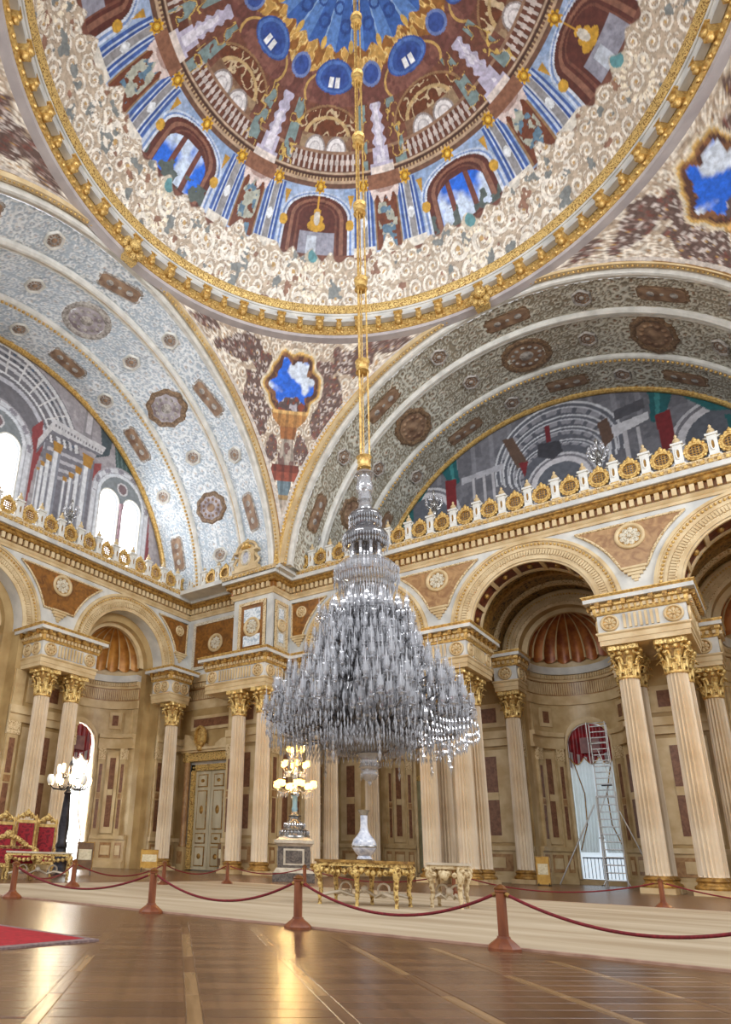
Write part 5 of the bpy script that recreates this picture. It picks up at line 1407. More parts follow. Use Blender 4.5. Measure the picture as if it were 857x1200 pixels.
def branch_mesh(R, r0, dz, s=1.0):
    """S-shaped glass arm from radius r0 out to R ending in a candle lamp with drops"""
    mb = MB(); pts = []
    for j in range(9):
        t = j / 8; pts.append((r0 + (R - r0) * t, 0, -.32 * s * math.sin(PI * t * .95) + dz * (1 - t)))
    mb.tube(pts, [.035 - .012 * j / 8 for j in range(9)], 5, m=1)
    for ox, oy, oz, k_ in ((0, 0, 0, 1.0), (-.13, .17, -.05, .85), (-.13, -.17, -.05, .85), (-.34, .06, .06, .85)):
        q = s * k_; cx, cy = R + ox * s, oy * s
        if ox: mb.tube([(R - .25 * s, 0, -.12 * s), (cx, cy, oz * s)], .014, 4, m=1)
        L = [(.02, -.02), (.095, .02), (.1, .04), (.03, .06), (.035, .1), (.075, .16), (.085, .24), (.055, .34), (.07, .4)]
        mb.lathe([(r * q, (z + oz) * q) for r, z in L], c=(cx, cy, 0), n=7, m=0, cap=False)
        mb.add([(cx - .022 * q, cy, (oz + .12) * q), (cx + .011 * q, cy + .019 * q, (oz + .12) * q), (cx + .011 * q, cy - .019 * q, (oz + .12) * q), (cx, cy, (oz + .72) * q)], [(0, 1, 3), (1, 2, 3), (2, 0, 3)], 2)
        for k in range(5):
            a = 2 * PI * k / 5; x, y = cx + .09 * q * math.cos(a), cy + .09 * q * math.sin(a)
            mb.add([(x, y, (oz + .02) * q), (x + .02, y, (oz - .07) * q), (x - .01, y + .017, (oz - .07) * q), (x - .01, y - .017, (oz - .07) * q), (x, y, (oz - .22) * q)], [(0, 1, 2), (0, 2, 3), (0, 3, 1), (4, 2, 1), (4, 3, 2), (4, 1, 3)], 0)
    return mb.mesh('candle_branch', [M_CRYSTAL, M_CRYSTALD, M_CANDLE], .5)
TIERS = [(.95, .4, 7.45, 12, .8), (1.36, .5, 7.18, 20, .95), (1.15, .45, 6.85, 14, .95), (1.48, .5, 6.5, 20, .95), (1.15, .4, 6.1, 12, .9), (1.7, .6, 5.95, 22, 1.0), (1.4, .6, 5.5, 12, 1.0),
         (2.15, .7, 5.4, 28, 1.05), (1.75, .7, 5.0, 16, 1.0), (2.5, .8, 4.88, 32, 1.1), (2.1, .8, 4.5, 20, 1.05), (2.75, .9, 4.36, 36, 1.1), (1.55, .8, 4.45, 12, 1.0), (2.45, .9, 4.1, 26, 1.0)]
for i, (R, r0, z, n, s) in enumerate(TIERS):
    m8 = []
    for q in range(2): m8.append(branch_mesh(R * (1.0 if q == 0 else .84), r0, .1 + .1 * q, s))
    for k in range(n):
        a = 2 * PI * (k + .5 * (i % 2)) / n
        f = math.cos(8 * a + .6)
        if R > 1.7 and f < -.72: continue
        q = 0 if f > -.2 else 1
        place(m8[q], 'candle_branch', ch, (0, 0, z + (.12 * f if R > 1.5 else 0)), a)
# strings of drops
random.seed(5)
mb = MB()
def drop(x, y, z, l, w):
    mb.add([(x, y, z), (x + w, y, z - l * .4), (x, y + w, z - l * .4), (x - w, y, z - l * .4), (x, y - w, z - l * .4), (x, y, z - l)], [(0, 1, 2), (0, 2, 3), (0, 3, 4), (0, 4, 1), (5, 2, 1), (5, 3, 2), (5, 4, 3), (5, 1, 4)])
for R, z, n, l in ((2.7, 4.2, 120, .2), (2.4, 4.0, 110, .22), (2.0, 3.95, 100, .22), (1.6, 4.1, 80, .25), (1.2, 4.05, 90, .24), (1.05, 3.95, 80, .22), (.85, 3.8, 70, .2), (2.1, 4.9, 90, .3), (1.4, 5.9, 80, .3), (1.3, 7.0, 70, .3), (.62, 8.1, 60, .4), (.6, 7.6, 50, .5), (.92, 8.72, 70, .3), (.78, 8.42, 60, .25), (.66, 9.72, 50, .2), (.47, 10.4, 40, .2)):
    for k in range(n):
        a = 2 * PI * k / n; sc = 1 + .04 * math.sin(8 * a); sag = .16 * abs(math.sin(4 * a)) if R > 1.2 else 0
        for q in range(2): drop(R * sc * math.cos(a), R * sc * math.sin(a), z - sag - q * l * .9, l * random.uniform(.8, 1.1), .028)
for k in range(12):
    a = 2 * PI * k / 12 + .1
    for q in range(4): drop(2.1 * math.cos(a), 2.1 * math.sin(a), 3.85 - q * .14, .2, .045)
    drop(2.1 * math.cos(a), 2.1 * math.sin(a), 3.3, .3, .055)
for k in range(1500):
    z = random.uniform(3.9, 7.3); R = np.interp(z, [3.9, 4.3, 5.2, 6, 7.3], [2.6, 2.7, 2.2, 1.6, 1.3]) * math.sqrt(random.uniform(.3, 1)); a = random.uniform(0, 2 * PI)
    drop(R * math.cos(a), R * math.sin(a), z, random.uniform(.15, .3), .03)
o = mb.obj('crystal_drops', M_CRYSTAL, ch, 0); o['kind'] = 'stuff'
# ---------------------------------------------------------------- panelling of the lower walls
def panelling(parent, T, h0, h1, d, pil=(), pans=(), zt=9.6, field=None):
    """stone cladding with dado, pilasters and inlaid panels on a flat wall (interior towards -d)"""
    def bx(nm, a, b, z0, z1, p, mt, p0=0.0, sm=0):
        A_, B_ = T(a, d - p, z0), T(b, d - p0 + .01, z1)
        MB().box([min(A_[i], B_[i]) for i in range(3)], [max(A_[i], B_[i]) for i in range(3)]).obj(nm, mt, parent, sm)
    bx('cladding', h0, h1, 0, zt, .04, field or M_WALLW)
    bx('plinth_course', h0, h1, 0, .35, .2, M_CREAM); bx('dado', h0, h1, .35, 1.55, .12, M_PANEL); bx('dado_cap', h0, h1, 1.55, 1.78, .2, M_CREAM)
    bx('string_course', h0, h1, 6.95, 7.35, .16, M_CREAM); bx('string_cap', h0, h1, 7.35, 7.75, .26, M_CREAM)
    for (a, b) in pil:
        w = b - a
        bx('pilaster', a, b, 1.78, 6.3, .16, M_PANEL); bx('pilaster_capital', a - .05, b + .05, 6.3, 6.95, .2, M_CREAMORN)
        bx('pilaster_inlay', a + w * .25, b - w * .25, 2.1, 3.9, .18, M_REDPAN); bx('pilaster_inlay', a + w * .25, b - w * .25, 4.4, 6.1, .18, M_REDPAN); bx('pilaster_boss', a + w * .2, b - w * .2, 3.98, 4.3, .2, M_TAN)
        bx('dado_panel', a + w * .12, b - w * .12, .55, 1.38, .15, M_TAN); bx('dado_inlay', a + w * .3, b - w * .3, .7, 1.22, .17, M_CREAM)
        bx('upper_pilaster', a, b, 7.75, 9.6, .12, M_PANEL)
    for (a, b) in pans:
        w = b - a
        bx('panel_frame', a, b, 1.95, 6.75, .08, M_CREAM); bx('panel_inlay', a + w * .3, b - w * .3, 2.3, 6.4, .1, M_REDPAN); bx('panel_boss', a + w * .3, b - w * .3, 4.1, 4.5, .13, M_CREAM)
        bx('panel_frame', a, b, 8.0, 9.3, .08, M_CREAM); bx('panel_inlay', a + w * .22, b - w * .22, 8.25, 9.05, .1, M_REDPAN)
        bx('dado_panel', a + w * .08, b - w * .08, .55, 1.38, .15, M_TAN); bx('dado_inlay', a + w * .25, b - w * .25, .7, 1.22, .17, M_CREAM)
def TPe(h, d, z): return (-d, h, z)     # east face of the corner pier looks towards +X
panelling(wn, TR, -16.9, -13.9, 13.6, pil=((-16.8, -16.2), (-14.5, -13.95)), pans=((-16.0, -14.7),))
panelling(wn, TPe, 13.6, 20.9, 13.9, pil=((13.7, 14.3), (15.9, 16.5), (18.2, 18.8)), pans=((14.5, 15.7), (16.7, 18.0), (19.0, 20.4)), zt=11.6)
panelling(wl, TL, 2.55, 6.65, -XL, pil=((2.6, 3.2), (6.0, 6.6)), pans=((3.4, 5.8),))
panelling(wl, TL, 12.55, 14.75, -XL, pil=((12.6, 13.2),), pans=((13.4, 14.5),))
for hp in RPIER: panelling(wb, TR, hp - 2.05, hp + 2.05, 20.9, pil=((hp - 2.0, hp - 1.4), (hp + 1.4, hp + 2.0)), pans=((hp - 1.1, hp + 1.1),), zt=10.6)
panelling(wb, TR, -13.9, -11.35, 20.9, pil=((-12.0, -11.4),), pans=((-13.7, -12.3),), zt=10.6)
panelling(wn, TR, XL, -20.95, 14.75, pil=(), pans=()); panelling(wn, TR, -17.0, -16.9, 14.75)
MB().box((-20.95, 14.7, 7.0), (-16.9, 14.76, 9.62)).obj('cladding', M_WALLW, wn, 0)
MB().box((-17.4, 14.7, 0), (-16.9, 14.76, 9.62)).obj('cladding', M_WALLW, wn, 0)
for k, c in enumerate(RBAY):   # ribs of grey stone on aisle side of the arcade wall are left plain
    pass

# ---------------------------------------------------------------- gilded door
dr = thing('door_1', 'tall pale double door in a gilded frame beside the fluted column', 'door', (-18.95, 14.72, 0), kind='structure')
M_DOOR = mat('pale_painted_wood', (206, 196, 168), (178, 164, 132), scale=2, rough=.45, stretch=(1, 1, .2))
for s in (-1, 1):
    mb = MB(); x0, x1 = sorted((s * .015, s * 1.25)); mb.box((x0, -.1, .05), (x1, -.02, 5.7)); lf = mb.obj('leaf', M_DOOR, dr, 0)
    for z0, z1 in ((.25, 1.35), (1.5, 2.1), (2.3, 4.55), (4.75, 5.5)):
        c0, c1 = sorted((s * .25, s * 1.03))
        mb = MB(); mb.box((c0, -.13, z0), (c1, -.1, z1)); mb.obj('panel_moulding', M_DARKGOLD, lf, 0)
        mb = MB(); mb.box((c0 + .06, -.15, z0 + .06), (c1 - .06, -.1, z1 - .06)); mb.obj('panel', M_DOOR, lf, 0)
        mb = MB(); zc = (z0 + z1) / 2; mb.ball((s * .64, -.15, zc), .16, 8, 5, sq=(1, .3, min(1.6, (z1 - z0) * .9))); mb.obj('ornament', M_DARKGOLD, lf)
mb = MB()
for a, b in (((-1.6, -.22, .05), (-1.27, .0, 6.1)), ((1.27, -.22, .05), (1.6, .0, 6.1)), ((-1.6, -.22, 5.72), (1.6, .0, 6.1))): mb.box(a, b)
for k in range(30):
    for s in (-1, 1): mb.ball((s * 1.43, -.22, .2 + k * .19), .075, 6, 4)
for k in range(16): mb.ball((-1.4 + k * .187, -.22, 5.92), .075, 6, 4)
mb.obj('gilded_frame', M_GOLDORN, dr)
for s in (-1, 1):
    mb = MB(); x = s * 1.95; mb.box((x - .3, -.4, 0), (x + .3, .0, 1.3)); mb.obj('pedestal', M_PANEL, dr, 0)
    mb = MB(); mb.box((x - .2, -.43, .35), (x + .2, -.38, 1.05)); mb.obj('pedestal_inlay', M_TAN, dr, 0)
    mb = MB(); mb.lathe([(.24, 1.3), (.26, 1.4), (.2, 1.5), (.2, 6.2), (.16, 6.25)], c=(x, -.2, 0), n=14); mb.obj('door_column', M_TAN, dr)
    mb = MB(); mb.lathe([(.17, 6.22), (.2, 6.4), (.28, 6.72), (.32, 6.85)], c=(x, -.2, 0), n=10); mb.obj('column_capital', M_GOLDORN, dr)
mb = MB(); mb.box((-2.3, -.3, 6.3), (2.3, .0, 6.8)); mb.obj('frieze', M_GOLDORN, dr, 0)
mb = MB(); mb.box((-2.35, -.42, 6.82), (2.35, .0, 6.95)); mb.box((-2.45, -.52, 6.95), (2.45, .0, 7.1)); mb.obj('cornice', M_CREAM, dr, 0)
mb = MB()
for s in (-1, 1):
    mb.prism([(s * 2.2, 7.1), (s * .35, 7.1), (s * .45, 7.3), (s * .9, 7.55), (s * 1.5, 7.6), (s * 1.9, 7.95), (s * 2.2, 8.0)], (0, -.4, 0), (1, 0, 0), (0, 0, 1), (0, 1, 0), .35)
mb.obj('swan_neck_pediment', M_CREAM, dr, 0)
mb = MB()
mb.sweep([(.06, .06), (.06, -.1), (-.08, -.12), (-.08, .06)], [((.42 * math.cos(2 * PI * i / 24) - .75, -.5, 7.75 + .62 * math.sin(2 * PI * i / 24)), (math.cos(2 * PI * i / 24), 0, math.sin(2 * PI * i / 24)), (0, 1, 0)) for i in range(24)], closed_path=True)
mb.ball((-.75, -.45, 7.75), .36, 12, 6, sq=(1, .35, 1.45)); mb.ball((-.75, -.5, 7.05), .2, 8, 5); mb.obj('gilded_crest', M_GOLD, dr)
mb = MB(); mb.box((-2.0, -.1, 8.25), (2.0, .0, 9.15)); mb.obj('overdoor_frame', M_CREAM, dr, 0)
mb = MB(); mb.box((-1.75, -.13, 8.45), (1.75, .0, 8.95)); mb.obj('overdoor_inlay', M_REDPAN, dr, 0)

# ---------------------------------------------------------------- tall windows in the apses, with curtains
def sheer_mat():
    m = bpy.data.materials.new('sheer_muslin'); m.use_nodes = True; N = m.node_tree.nodes; L = m.node_tree.links
    N.remove(N['Principled BSDF']); d = N.new('ShaderNodeBsdfDiffuse'); t = N.new('ShaderNodeBsdfTranslucent'); x = N.new('ShaderNodeMixShader'); x.inputs[0].default_value = .6
    for q in (d, t): q.inputs['Color'].default_value = (*lin((226, 230, 228)), 1)
    L.new(d.outputs[0], x.inputs[1]); L.new(t.outputs[0], x.inputs[2]); L.new(x.outputs[0], N['Material Output'].inputs[0]); return m
M_MUSLIN = sheer_mat()
def apse_window(i, loc, rz, lb, pane, clab):
    w = thing('window_%d' % i, lb, 'window', loc, rz, kind='structure')
    y = APR + .42
    pts = [(1.5 * math.cos(PI * k / 18), 7.2 + 1.55 * math.sin(PI * k / 18)) for k in range(19)] + [(-1.5, .1), (1.5, .1)]
    MB().prism(pts, (0, y, 0), (1, 0, 0), (0, 0, 1), (0, 1, 0), .03).obj('pane', pane, w, 0)
    MB().tube([(x * .85, y - .03, 7.2 + (z - 7.2) * .86 if z > 7.2 else z + .15) for x, z in pts], .07, 6, closed=True).obj('frame', M_WMOULD, w)
    for x in (0,): MB().box((x - .04, y - .06, .25), (x + .04, y - .01, 8.3)).obj('mullion', M_WMOULD, w, 0)
    for z in (2.3, 4.4, 6.4): MB().box((-1.13, y - .06, z), (1.13, y - .01, z + .07)).obj('glazing_bar', M_WMOULD, w, 0)
    mb = MB()
    for k in range(13): mb.box((-1.08 + k * .18 - .012, y - .1, .3), (-1.08 + k * .18 + .012, y - .07, 1.3))
    mb.box((-1.12, y - .11, 1.3), (1.12, y - .06, 1.36)); mb.obj('guard_rail', M_DARK, w, 0)
    c = thing('curtain', clab, 'curtain', loc, rz, group='window curtains')
    y2 = APR + .12
    def cloth(nm, fx, mt, n=40, k=16, amp=.05):
        P = []
        for a in range(n + 1):
            u = a / n; row = []
            for b in range(k + 1):
                v = b / k; x, z = fx(u, v); row.append((x, y2 - .05 + amp * math.sin(u * 40) * (.4 + .6 * v), z))
            P.append(row)
        return MB().grid(P).obj(nm, mt, c, 1.2)
    for s in (-1, 1):
        def fx(u, v, s=s):
            z = 6.6 - v * 5.2 - .5 * (1 - u) * 0
            inner = .02 + (.3 * max(0, v - .4) / .6) ** 1.5
            return (s * (inner + (1.12 - inner) * u), 6.9 - (.45 * (1 - u) if v == 0 else 0) - v * 5.3)
        cloth('sheer_panel', fx, M_MUSLIN)
        MB().tube([(s * .95, y2 - .15, 6.3), (s * .55, y2 - .18, 4.6), (s * .6, y2 - .18, 3.0), (s * 1.05, y2 - .15, 1.7)], .03, 5).obj('tie_cord', M_DARKGOLD, c)
    # crimson swag valance
    def sw(u, v):
        x = -1.13 + 2.26 * u; top = 7.2 + 1.15 * math.sqrt(max(0, 1 - (x / 1.15) ** 2))
        bot = 6.55 - .38 * abs(math.sin(PI * 3 * u)) - (.5 if u < .06 or u > .94 else 0)
        return (x, top + (bot - top) * v)
    o = cloth('crimson_valance', sw, M_REDSATIN, 60, 12, .07)
    MB().tube([(-1.13 + 2.26 * u / 40, y2 - .16, 6.53 - .38 * abs(math.sin(PI * 3 * u / 40))) for u in range(41)], .03, 5).obj('fringe', M_GOLD, c)
    MB().box((-.5, y2 - .17, 6.75), (.5, y2 - .12, 7.6)).obj('valance_panel', mat('mauve_silk', (150, 110, 108), (120, 84, 84), scale=3, rough=.6), c, 0)
apse_window(3, (RBAY[1], 21.55, 0), 0, 'tall arched window with pale curtains behind the ladder', M_PANEBLUE, 'crimson swag and sheer white curtains behind the aluminium ladder')
apse_window(4, (XL - 1.25, LBAY[1], 0), PI / 2, 'brilliant tall arched window beside the dark lamp standard', M_DAY, 'crimson swag and sheer curtains in the brilliantly lit niche')
d2 = thing('door_2', 'pale green panelled door in the aisle apse behind the vase', 'door', (RBAY[0], 21.55, 0), kind='structure')
M_DOOR2 = mat('sage_painted_wood', (168, 168, 140), (144, 142, 114), scale=2, rough=.45)
yd = APR + .38
pts = [(1.5 * math.cos(PI * k / 18), 7.2 + 1.55 * math.sin(PI * k / 18)) for k in range(19)] + [(-1.5, 5.75), (1.5, 5.75)]
MB().prism(pts, (0, yd, 0), (1, 0, 0), (0, 0, 1), (0, 1, 0), .06).obj('tympanum', M_WALLW, d2, 0)
for s_ in (-1, 1):
    x0, x1 = sorted((s_ * .015, s_ * 1.5)); lf = MB().box((x0, yd, .05), (x1, yd + .08, 5.72)).obj('leaf', M_DOOR2, d2, 0)
    for z0, z1 in ((.3, 1.4), (1.6, 2.2), (2.4, 4.5), (4.7, 5.5)):
        c0, c1 = sorted((s_ * .22, s_ * .95)); MB().box((c0, yd - .03, z0), (c1, yd, z1)).obj('panel_moulding', M_DARKGOLD, lf, 0); MB().box((c0 + .07, yd - .05, z0 + .07), (c1 - .07, yd, z1 - .07)).obj('panel', M_DOOR2, lf, 0)
MB().box((-1.5, yd - .12, 5.72), (1.5, yd + .06, 6.05)).obj('lintel', M_GOLDORN, d2, 0)
apse_window(6, (RBAY[2], 21.55, 0), 0, 'arched aisle window beyond the big pier', M_PANEBLUE, 'crimson swag and sheer curtains beyond the big pier')
apse_window(7, (XL - 1.25, LBAY[0], 0), PI / 2, 'tall arched window behind the crimson thrones', M_DAY, 'crimson swag and sheer curtains behind the thrones')

# ---------------------------------------------------------------- parquet blocks in front of the carpet, laid diagonally
M_PK = [mat('parquet_oak_%s' % n, c, c2, scale=3, rough=.26, stretch=(.4, 4, 1), bump=.02, bscale=8) for n, c, c2 in (('umber', (116, 82, 58), (94, 66, 44)), ('brown', (128, 92, 64), (104, 74, 50)), ('dark', (106, 74, 50), (86, 58, 40)), ('light', (158, 124, 86), (132, 100, 66)))]
def plank_mesh(lx, ly, mt):
    mb = MB(); b = .004
    mb.taper((-lx / 2, -ly / 2), (lx / 2, ly / 2), (-lx / 2 + b, -ly / 2 + b), (lx / 2 - b, ly / 2 - b), 0, .005); return mb.mesh('plank', mt, 0)
PW, PL_, SW, SL = .215, .76, .09, .86
field = [plank_mesh(PW - .004, PL_, m) for m in M_PK[:3]]; strip = plank_mesh(SL - .006, SW, M_PK[3]); stripd = plank_mesh(SL - .006, SW, M_PK[1])
random.seed(3)
cnt = 0
for iv in range(-14, 14):
    vv = -4.2 + iv * SL
    for iu in range(0, 80):
        uu = 4.5 + iu * PW
        x = (uu + vv) / math.sqrt(2); yv = (-uu + vv) / math.sqrt(2)
        if yv > -8.05 or yv < -13.3 or x < 1.6 or x > 8.4: continue
        # inside the seen wedge?
        q = Vector((x, yv, 0)) - CAM_LOC; dz = q.dot(_f)
        if dz < .6: continue
        sx = CAM_PX + CAM_F * q.dot(_r2) / dz; sy = CAM_PY - CAM_F * q.dot(_u2) / dz
        if not (-60 < sx < 930 and sy < 1290): continue
        if 1.0 < x < 2.75 and -11.7 < yv < -10.5: continue
        cnt += 1
        if cnt > 300: break
        place(random.choice(field), 'plank', FLOOR, (x, yv, 0), -PI / 4)
        if iu % 4 == 0:
            u2, v2 = uu + SL / 2 - PW / 2, vv + SL / 2
            x2, y2_ = (u2 + v2) / math.sqrt(2), (-u2 + v2) / math.sqrt(2)
            if y2_ < -8.05: place(strip if (iv + iu // 4) % 3 else stripd, 'plank', FLOOR, (x2, y2_, 0), -PI / 4)

# ---------------------------------------------------------------- carpets
M_CARP = mat('worn_cream_carpet', (196, 178, 150), (166, 144, 114), scale=.9, rough=.95, stretch=(.25, 1.6, 1), detail=6)
c = thing('carpet', 'huge worn cream carpet roped off under the chandelier', 'carpet', (0, 0, 0))
MB().box((-7.9, -7.55, 0), (14, 3.4, .02)).obj('field', M_CARP, c, 0)
mb = MB()
for a, b in (((-7.94, -7.6, 0), (14.04, -7.53, .024)), ((-7.94, 3.37, 0), (14.04, 3.44, .024)), ((-7.94, -7.6, 0), (-7.87, 3.44, .024))): mb.box(a, b)
mb.obj('border', mat('rose_border', (186, 150, 128), (160, 124, 104), scale=5, rough=.95), c, 0)
rg = thing('red_runner', 'bright red runner rug with grey fringe edge lying on the parquet', 'rug', (0, 0, 0))
MB().box((-6, -13.2, 0), (2.62, -10.62, .02)).obj('field', mat('red_wool', (176, 22, 34), (150, 14, 26), scale=20, rough=.95), rg, 0)
MB().box((2.62, -13.2, 0), (2.75, -10.55, .021)).obj('edge_strip', mat('grey_braid', (150, 126, 120), (110, 90, 88), scale=24, rough=.9), rg, 0)
MB().box((-6, -10.62, 0), (2.62, -10.55, .021)).obj('edge_strip', mat('grey_braid', (150, 126, 120)), rg, 0)

# ---------------------------------------------------------------- barrier posts and ropes
mb = MB(); mb.lathe([(.18, 0), (.18, .03), (.165, .05), (.075, .12), (.07, .14)], n=8); POST_BASE = mb.mesh('base', M_WOODPOST, .3)
mb = MB(); mb.lathe([(.058, .12), (.055, .57), (.068, .58), (.068, .6)], n=8); POST_SHAFT = mb.mesh('shaft', M_WOODPOST, .3)
mb = MB(); mb.lathe([(.072, .6), (.075, .615), (.05, .64), (.02, .655), (.001, .66)], n=8); POST_CAP = mb.mesh('cap', mat('brass_cap', (150, 96, 46), (110, 66, 30), scale=9, rough=.3, metal=.4), .4)
def post(x, y, label):
    t = thing('barrier_post', label, 'post', (x, y, .02 if (-7.9 < x < 14 and -7.5 < y < 3.4) else 0), group='wooden barrier posts')
    for me, nm in ((POST_BASE, 'base'), (POST_SHAFT, 'shaft'), (POST_CAP, 'cap')): place(me, nm, t)
    return t
M_ROPE = mat('dark_red_rope', (136, 26, 34), (100, 14, 22), scale=30, rough=.7)
def rope(a, b, sag, label):
    a, b = Vector((a[0], a[1], .56)), Vector((b[0], b[1], .56)); d = (b - a).normalized(); a = a + d * .05; b = b - d * .05
    pts = []
    for i in range(25):
        t = i / 24; p = a.lerp(b, t); p.z -= sag * (1 - (2 * t - 1) ** 2); pts.append(p)
    t_ = thing('barrier_rope', label, 'rope', (0, 0, 0), group='red barrier ropes')
    MB().tube(pts, .017, 6).obj('cord', M_ROPE, t_)
    for p, q in ((a, pts[1]), (b, pts[-2])):
        MB().tube([p, p.lerp(q, .35)], .024, 6).obj('end_ferrule', M_DARKGOLD, t_)
FR = [(-6.2, -7.75), (-3.25, -7.75), (.5, -7.75), (3.25, -7.75), (5.92, -7.75), (8.7, -7.75)]
FL = ['', 'barrier post before the small console table in front of the thrones', 'front barrier post beside the red runner', 'front barrier post directly below the glowing candelabrum', 'nearest and tallest-looking barrier post, close to the gilded table', 'barrier post outside the picture edge']
for p, l in zip(FR[1:], FL[1:]): post(*p, l)
for i, l in ((1, 'rope sagging from the console-side post to the red runner post'), (2, 'rope sagging below the lit pedestal between the two front posts'), (3, 'rope sagging in front of the gilded table'), (4, 'long rope sagging across the carpet below the ladder')):
    rope(FR[i], FR[i + 1], .3 if i < 4 else .3, l)
SD = [(-6.05, -4.3), (-6.4, -.85), (-6.3, 1.86)]
for p, l in zip(SD, ('barrier post in front of the thrones on the carpet side', 'barrier post near the single column and notice board', 'barrier post in front of the gilded door')): post(*p, l)
BK = [(-4.0, 2.9), (.6, 3.62), (5.75, 3.62), (10.5, 3.62)]
for p, l in zip(BK[:3], ('barrier post before the lit pedestal', 'barrier post behind the gilded console by the middle pier', 'far barrier post standing before the big pier')): post(*p, l)
rope((-3.25, -7.75), SD[0], .28, 'rope along the throne side of the carpet'); rope(SD[0], SD[1], .3, 'rope in front of the bright window'); rope(SD[1], SD[2], .25, 'rope in front of the single column'); rope(SD[2], BK[0], .2, 'rope before the corner columns')
rope(BK[0], BK[1], .3, 'rope behind the gilded table'); rope(BK[1], BK[2], .33, 'far rope across the foot of the ladder'); rope(BK[2], BK[3], .33, 'far rope before the big pier')
# ---------------------------------------------------------------- glowing crystal candelabrum on its marble pedestal
def point(name, loc, energy, color, r=.25):
    l = bpy.data.lights.new(name, 'POINT'); l.energy = energy; l.color = color; l.shadow_soft_size = r
    o = bpy.data.objects.new(name, l); COL.objects.link(o); o.location = loc; return o
pd = thing('marble_pedestal', 'stepped square marble pedestal with inset panels under the glowing candelabrum', 'pedestal', (-7.35, 7.0, 0), .62)
mb = MB(); mb.box((-.8, -.8, 0), (.8, .8, .32)); mb.obj('plinth', M_DARKMARB, pd, 0)
mb = MB(); mb.taper((-.78, -.78), (.78, .78), (-.66, -.66), (.66, .66), .32, .5); mb.obj('plinth_moulding', M_MARBTOP, pd, 0)
mb = MB(); mb.box((-.62, -.62, .5), (.62, .62, 1.28)); mb.obj('body', M_DARKMARB, pd, 0)
for s, ax in ((-1, 0), (1, 0), (-1, 1), (1, 1)):
    def bb(nm, a, z0, z1, p, mt):
        mb = MB()
        if ax: mb.box((-a, min(s * .6, s * (.62 + p)), z0), (a, max(s * .6, s * (.62 + p)), z1))
        else: mb.box((min(s * .6, s * (.62 + p)), -a, z0), (max(s * .6, s * (.62 + p)), a, z1))
        mb.obj(nm, mt, pd, 0)
    bb('panel_frame', .4, .6, 1.2, .02, M_MARBTOP); bb('panel', .32, .67, 1.13, .035, M_DARKMARB)
mb = MB(); mb.taper((-.64, -.64), (.64, .64), (-.74, -.74), (.74, .74), 1.28, 1.4); mb.box((-.76, -.76, 1.4), (.76, .76, 1.52)); mb.taper((-.72, -.72), (.72, .72), (-.55, -.55), (.55, .55), 1.52, 1.62); mb.obj('cap', M_MARBTOP, pd, 0)
ca = thing('crystal_candelabrum', 'tall crystal candelabrum ablaze with three tiers of lit shades', 'candelabrum', (-7.35, 7.0, 1.62), .3)
mb = MB(); mb.lathe([(.62, 0), (.62, .08), (.55, .12), (.5, .24), (.56, .28), (.4, .34), (.34, .5), (.4, .54), (.26, .62), (.2, .78), (.28, .84), (.16, .9), (.13, 1.0)], n=24); mb.obj('stepped_foot', M_SILVER, ca)
mb = MB()
for k in range(26):
    a = 2 * PI * k / 26
    for r, z in ((.58, .2), (.42, .48)): mb.add([(r * math.cos(a), r * math.sin(a), z + .08), (r * math.cos(a) + .03, r * math.sin(a), z), (r * math.cos(a), r * math.sin(a) + .03, z), (r * math.cos(a) - .03, r * math.sin(a), z), (r * math.cos(a), r * math.sin(a) - .03, z), (r * math.cos(a), r * math.sin(a), z - .12)], [(0, 1, 2), (0, 2, 3), (0, 3, 4), (0, 4, 1), (5, 2, 1), (5, 3, 2), (5, 4, 3), (5, 1, 4)])
o = mb.obj('foot_drops', M_CRYSTAL, ca, 0); o['kind'] = 'stuff'
mb = MB(); mb.lathe([(.1, 1.0), (.13, 1.1), (.1, 1.2), (.11, 1.55), (.15, 1.62)], n=14); mb.obj('glass_shaft', mat('aqua_glass', (150, 186, 196), rough=.05, spec=1, transp=.25), ca)
mb = MB(); mb.lathe([(.15, 1.62), (.22, 1.7), (.12, 1.8), (.09, 2.2), (.16, 2.4), (.08, 2.55), (.07, 3.1), (.13, 3.2), (.06, 3.3), (.05, 3.7), (.1, 3.8), (.001, 4.0)], n=14); mb.obj('stem', M_SILVER, ca)
mb = MB(); mb.lathe([(.03, 0), (.09, .03), (.11, .1), (.08, .18), (.1, .24)], n=8, cap=False); mb.ball((0, 0, .1), .06, 6, 4); SHADE = mb.mesh('lit_shade', M_BULB)
def ca_arm(R, z0): 
    mb = MB(); mb.tube([(.08, 0, z0), (R * .45, 0, z0 - .22), (R * .85, 0, z0 - .18), (R, 0, z0)], .025, 6)
    for k in range(4):
        x = R * (.5 + .14 * k); mb.add([(x, 0, z0 - .2), (x + .025, 0, z0 - .3), (x, .025, z0 - .3), (x - .025, 0, z0 - .3), (x, -.025, z0 - .3), (x, 0, z0 - .44)], [(0, 1, 2), (0, 2, 3), (0, 3, 4), (0, 4, 1), (5, 2, 1), (5, 3, 2), (5, 4, 3), (5, 1, 4)])
    return mb.mesh('arm', M_CRYSTAL)
for R, z0, n in ((.8, 1.95, 6), (.52, 2.75, 6), (.3, 3.35, 5)):
    me = ca_arm(R, z0)
    for k in range(n):
        a = place(me, 'arm', ca, None, 2 * PI * k / n); 
        s_ = place(SHADE, 'lit_shade', a, (R, 0, z0))
        if R > .7:
            for q in (-.14, .14): place(SHADE, 'lit_shade', a, (R - .02, q, z0 - .03))
cl_ = point('candelabrum_light', (-7.35, 7.0, 3.9), 620, (1.0, .66, .28), .2); cl_['kind'] = 'helper'
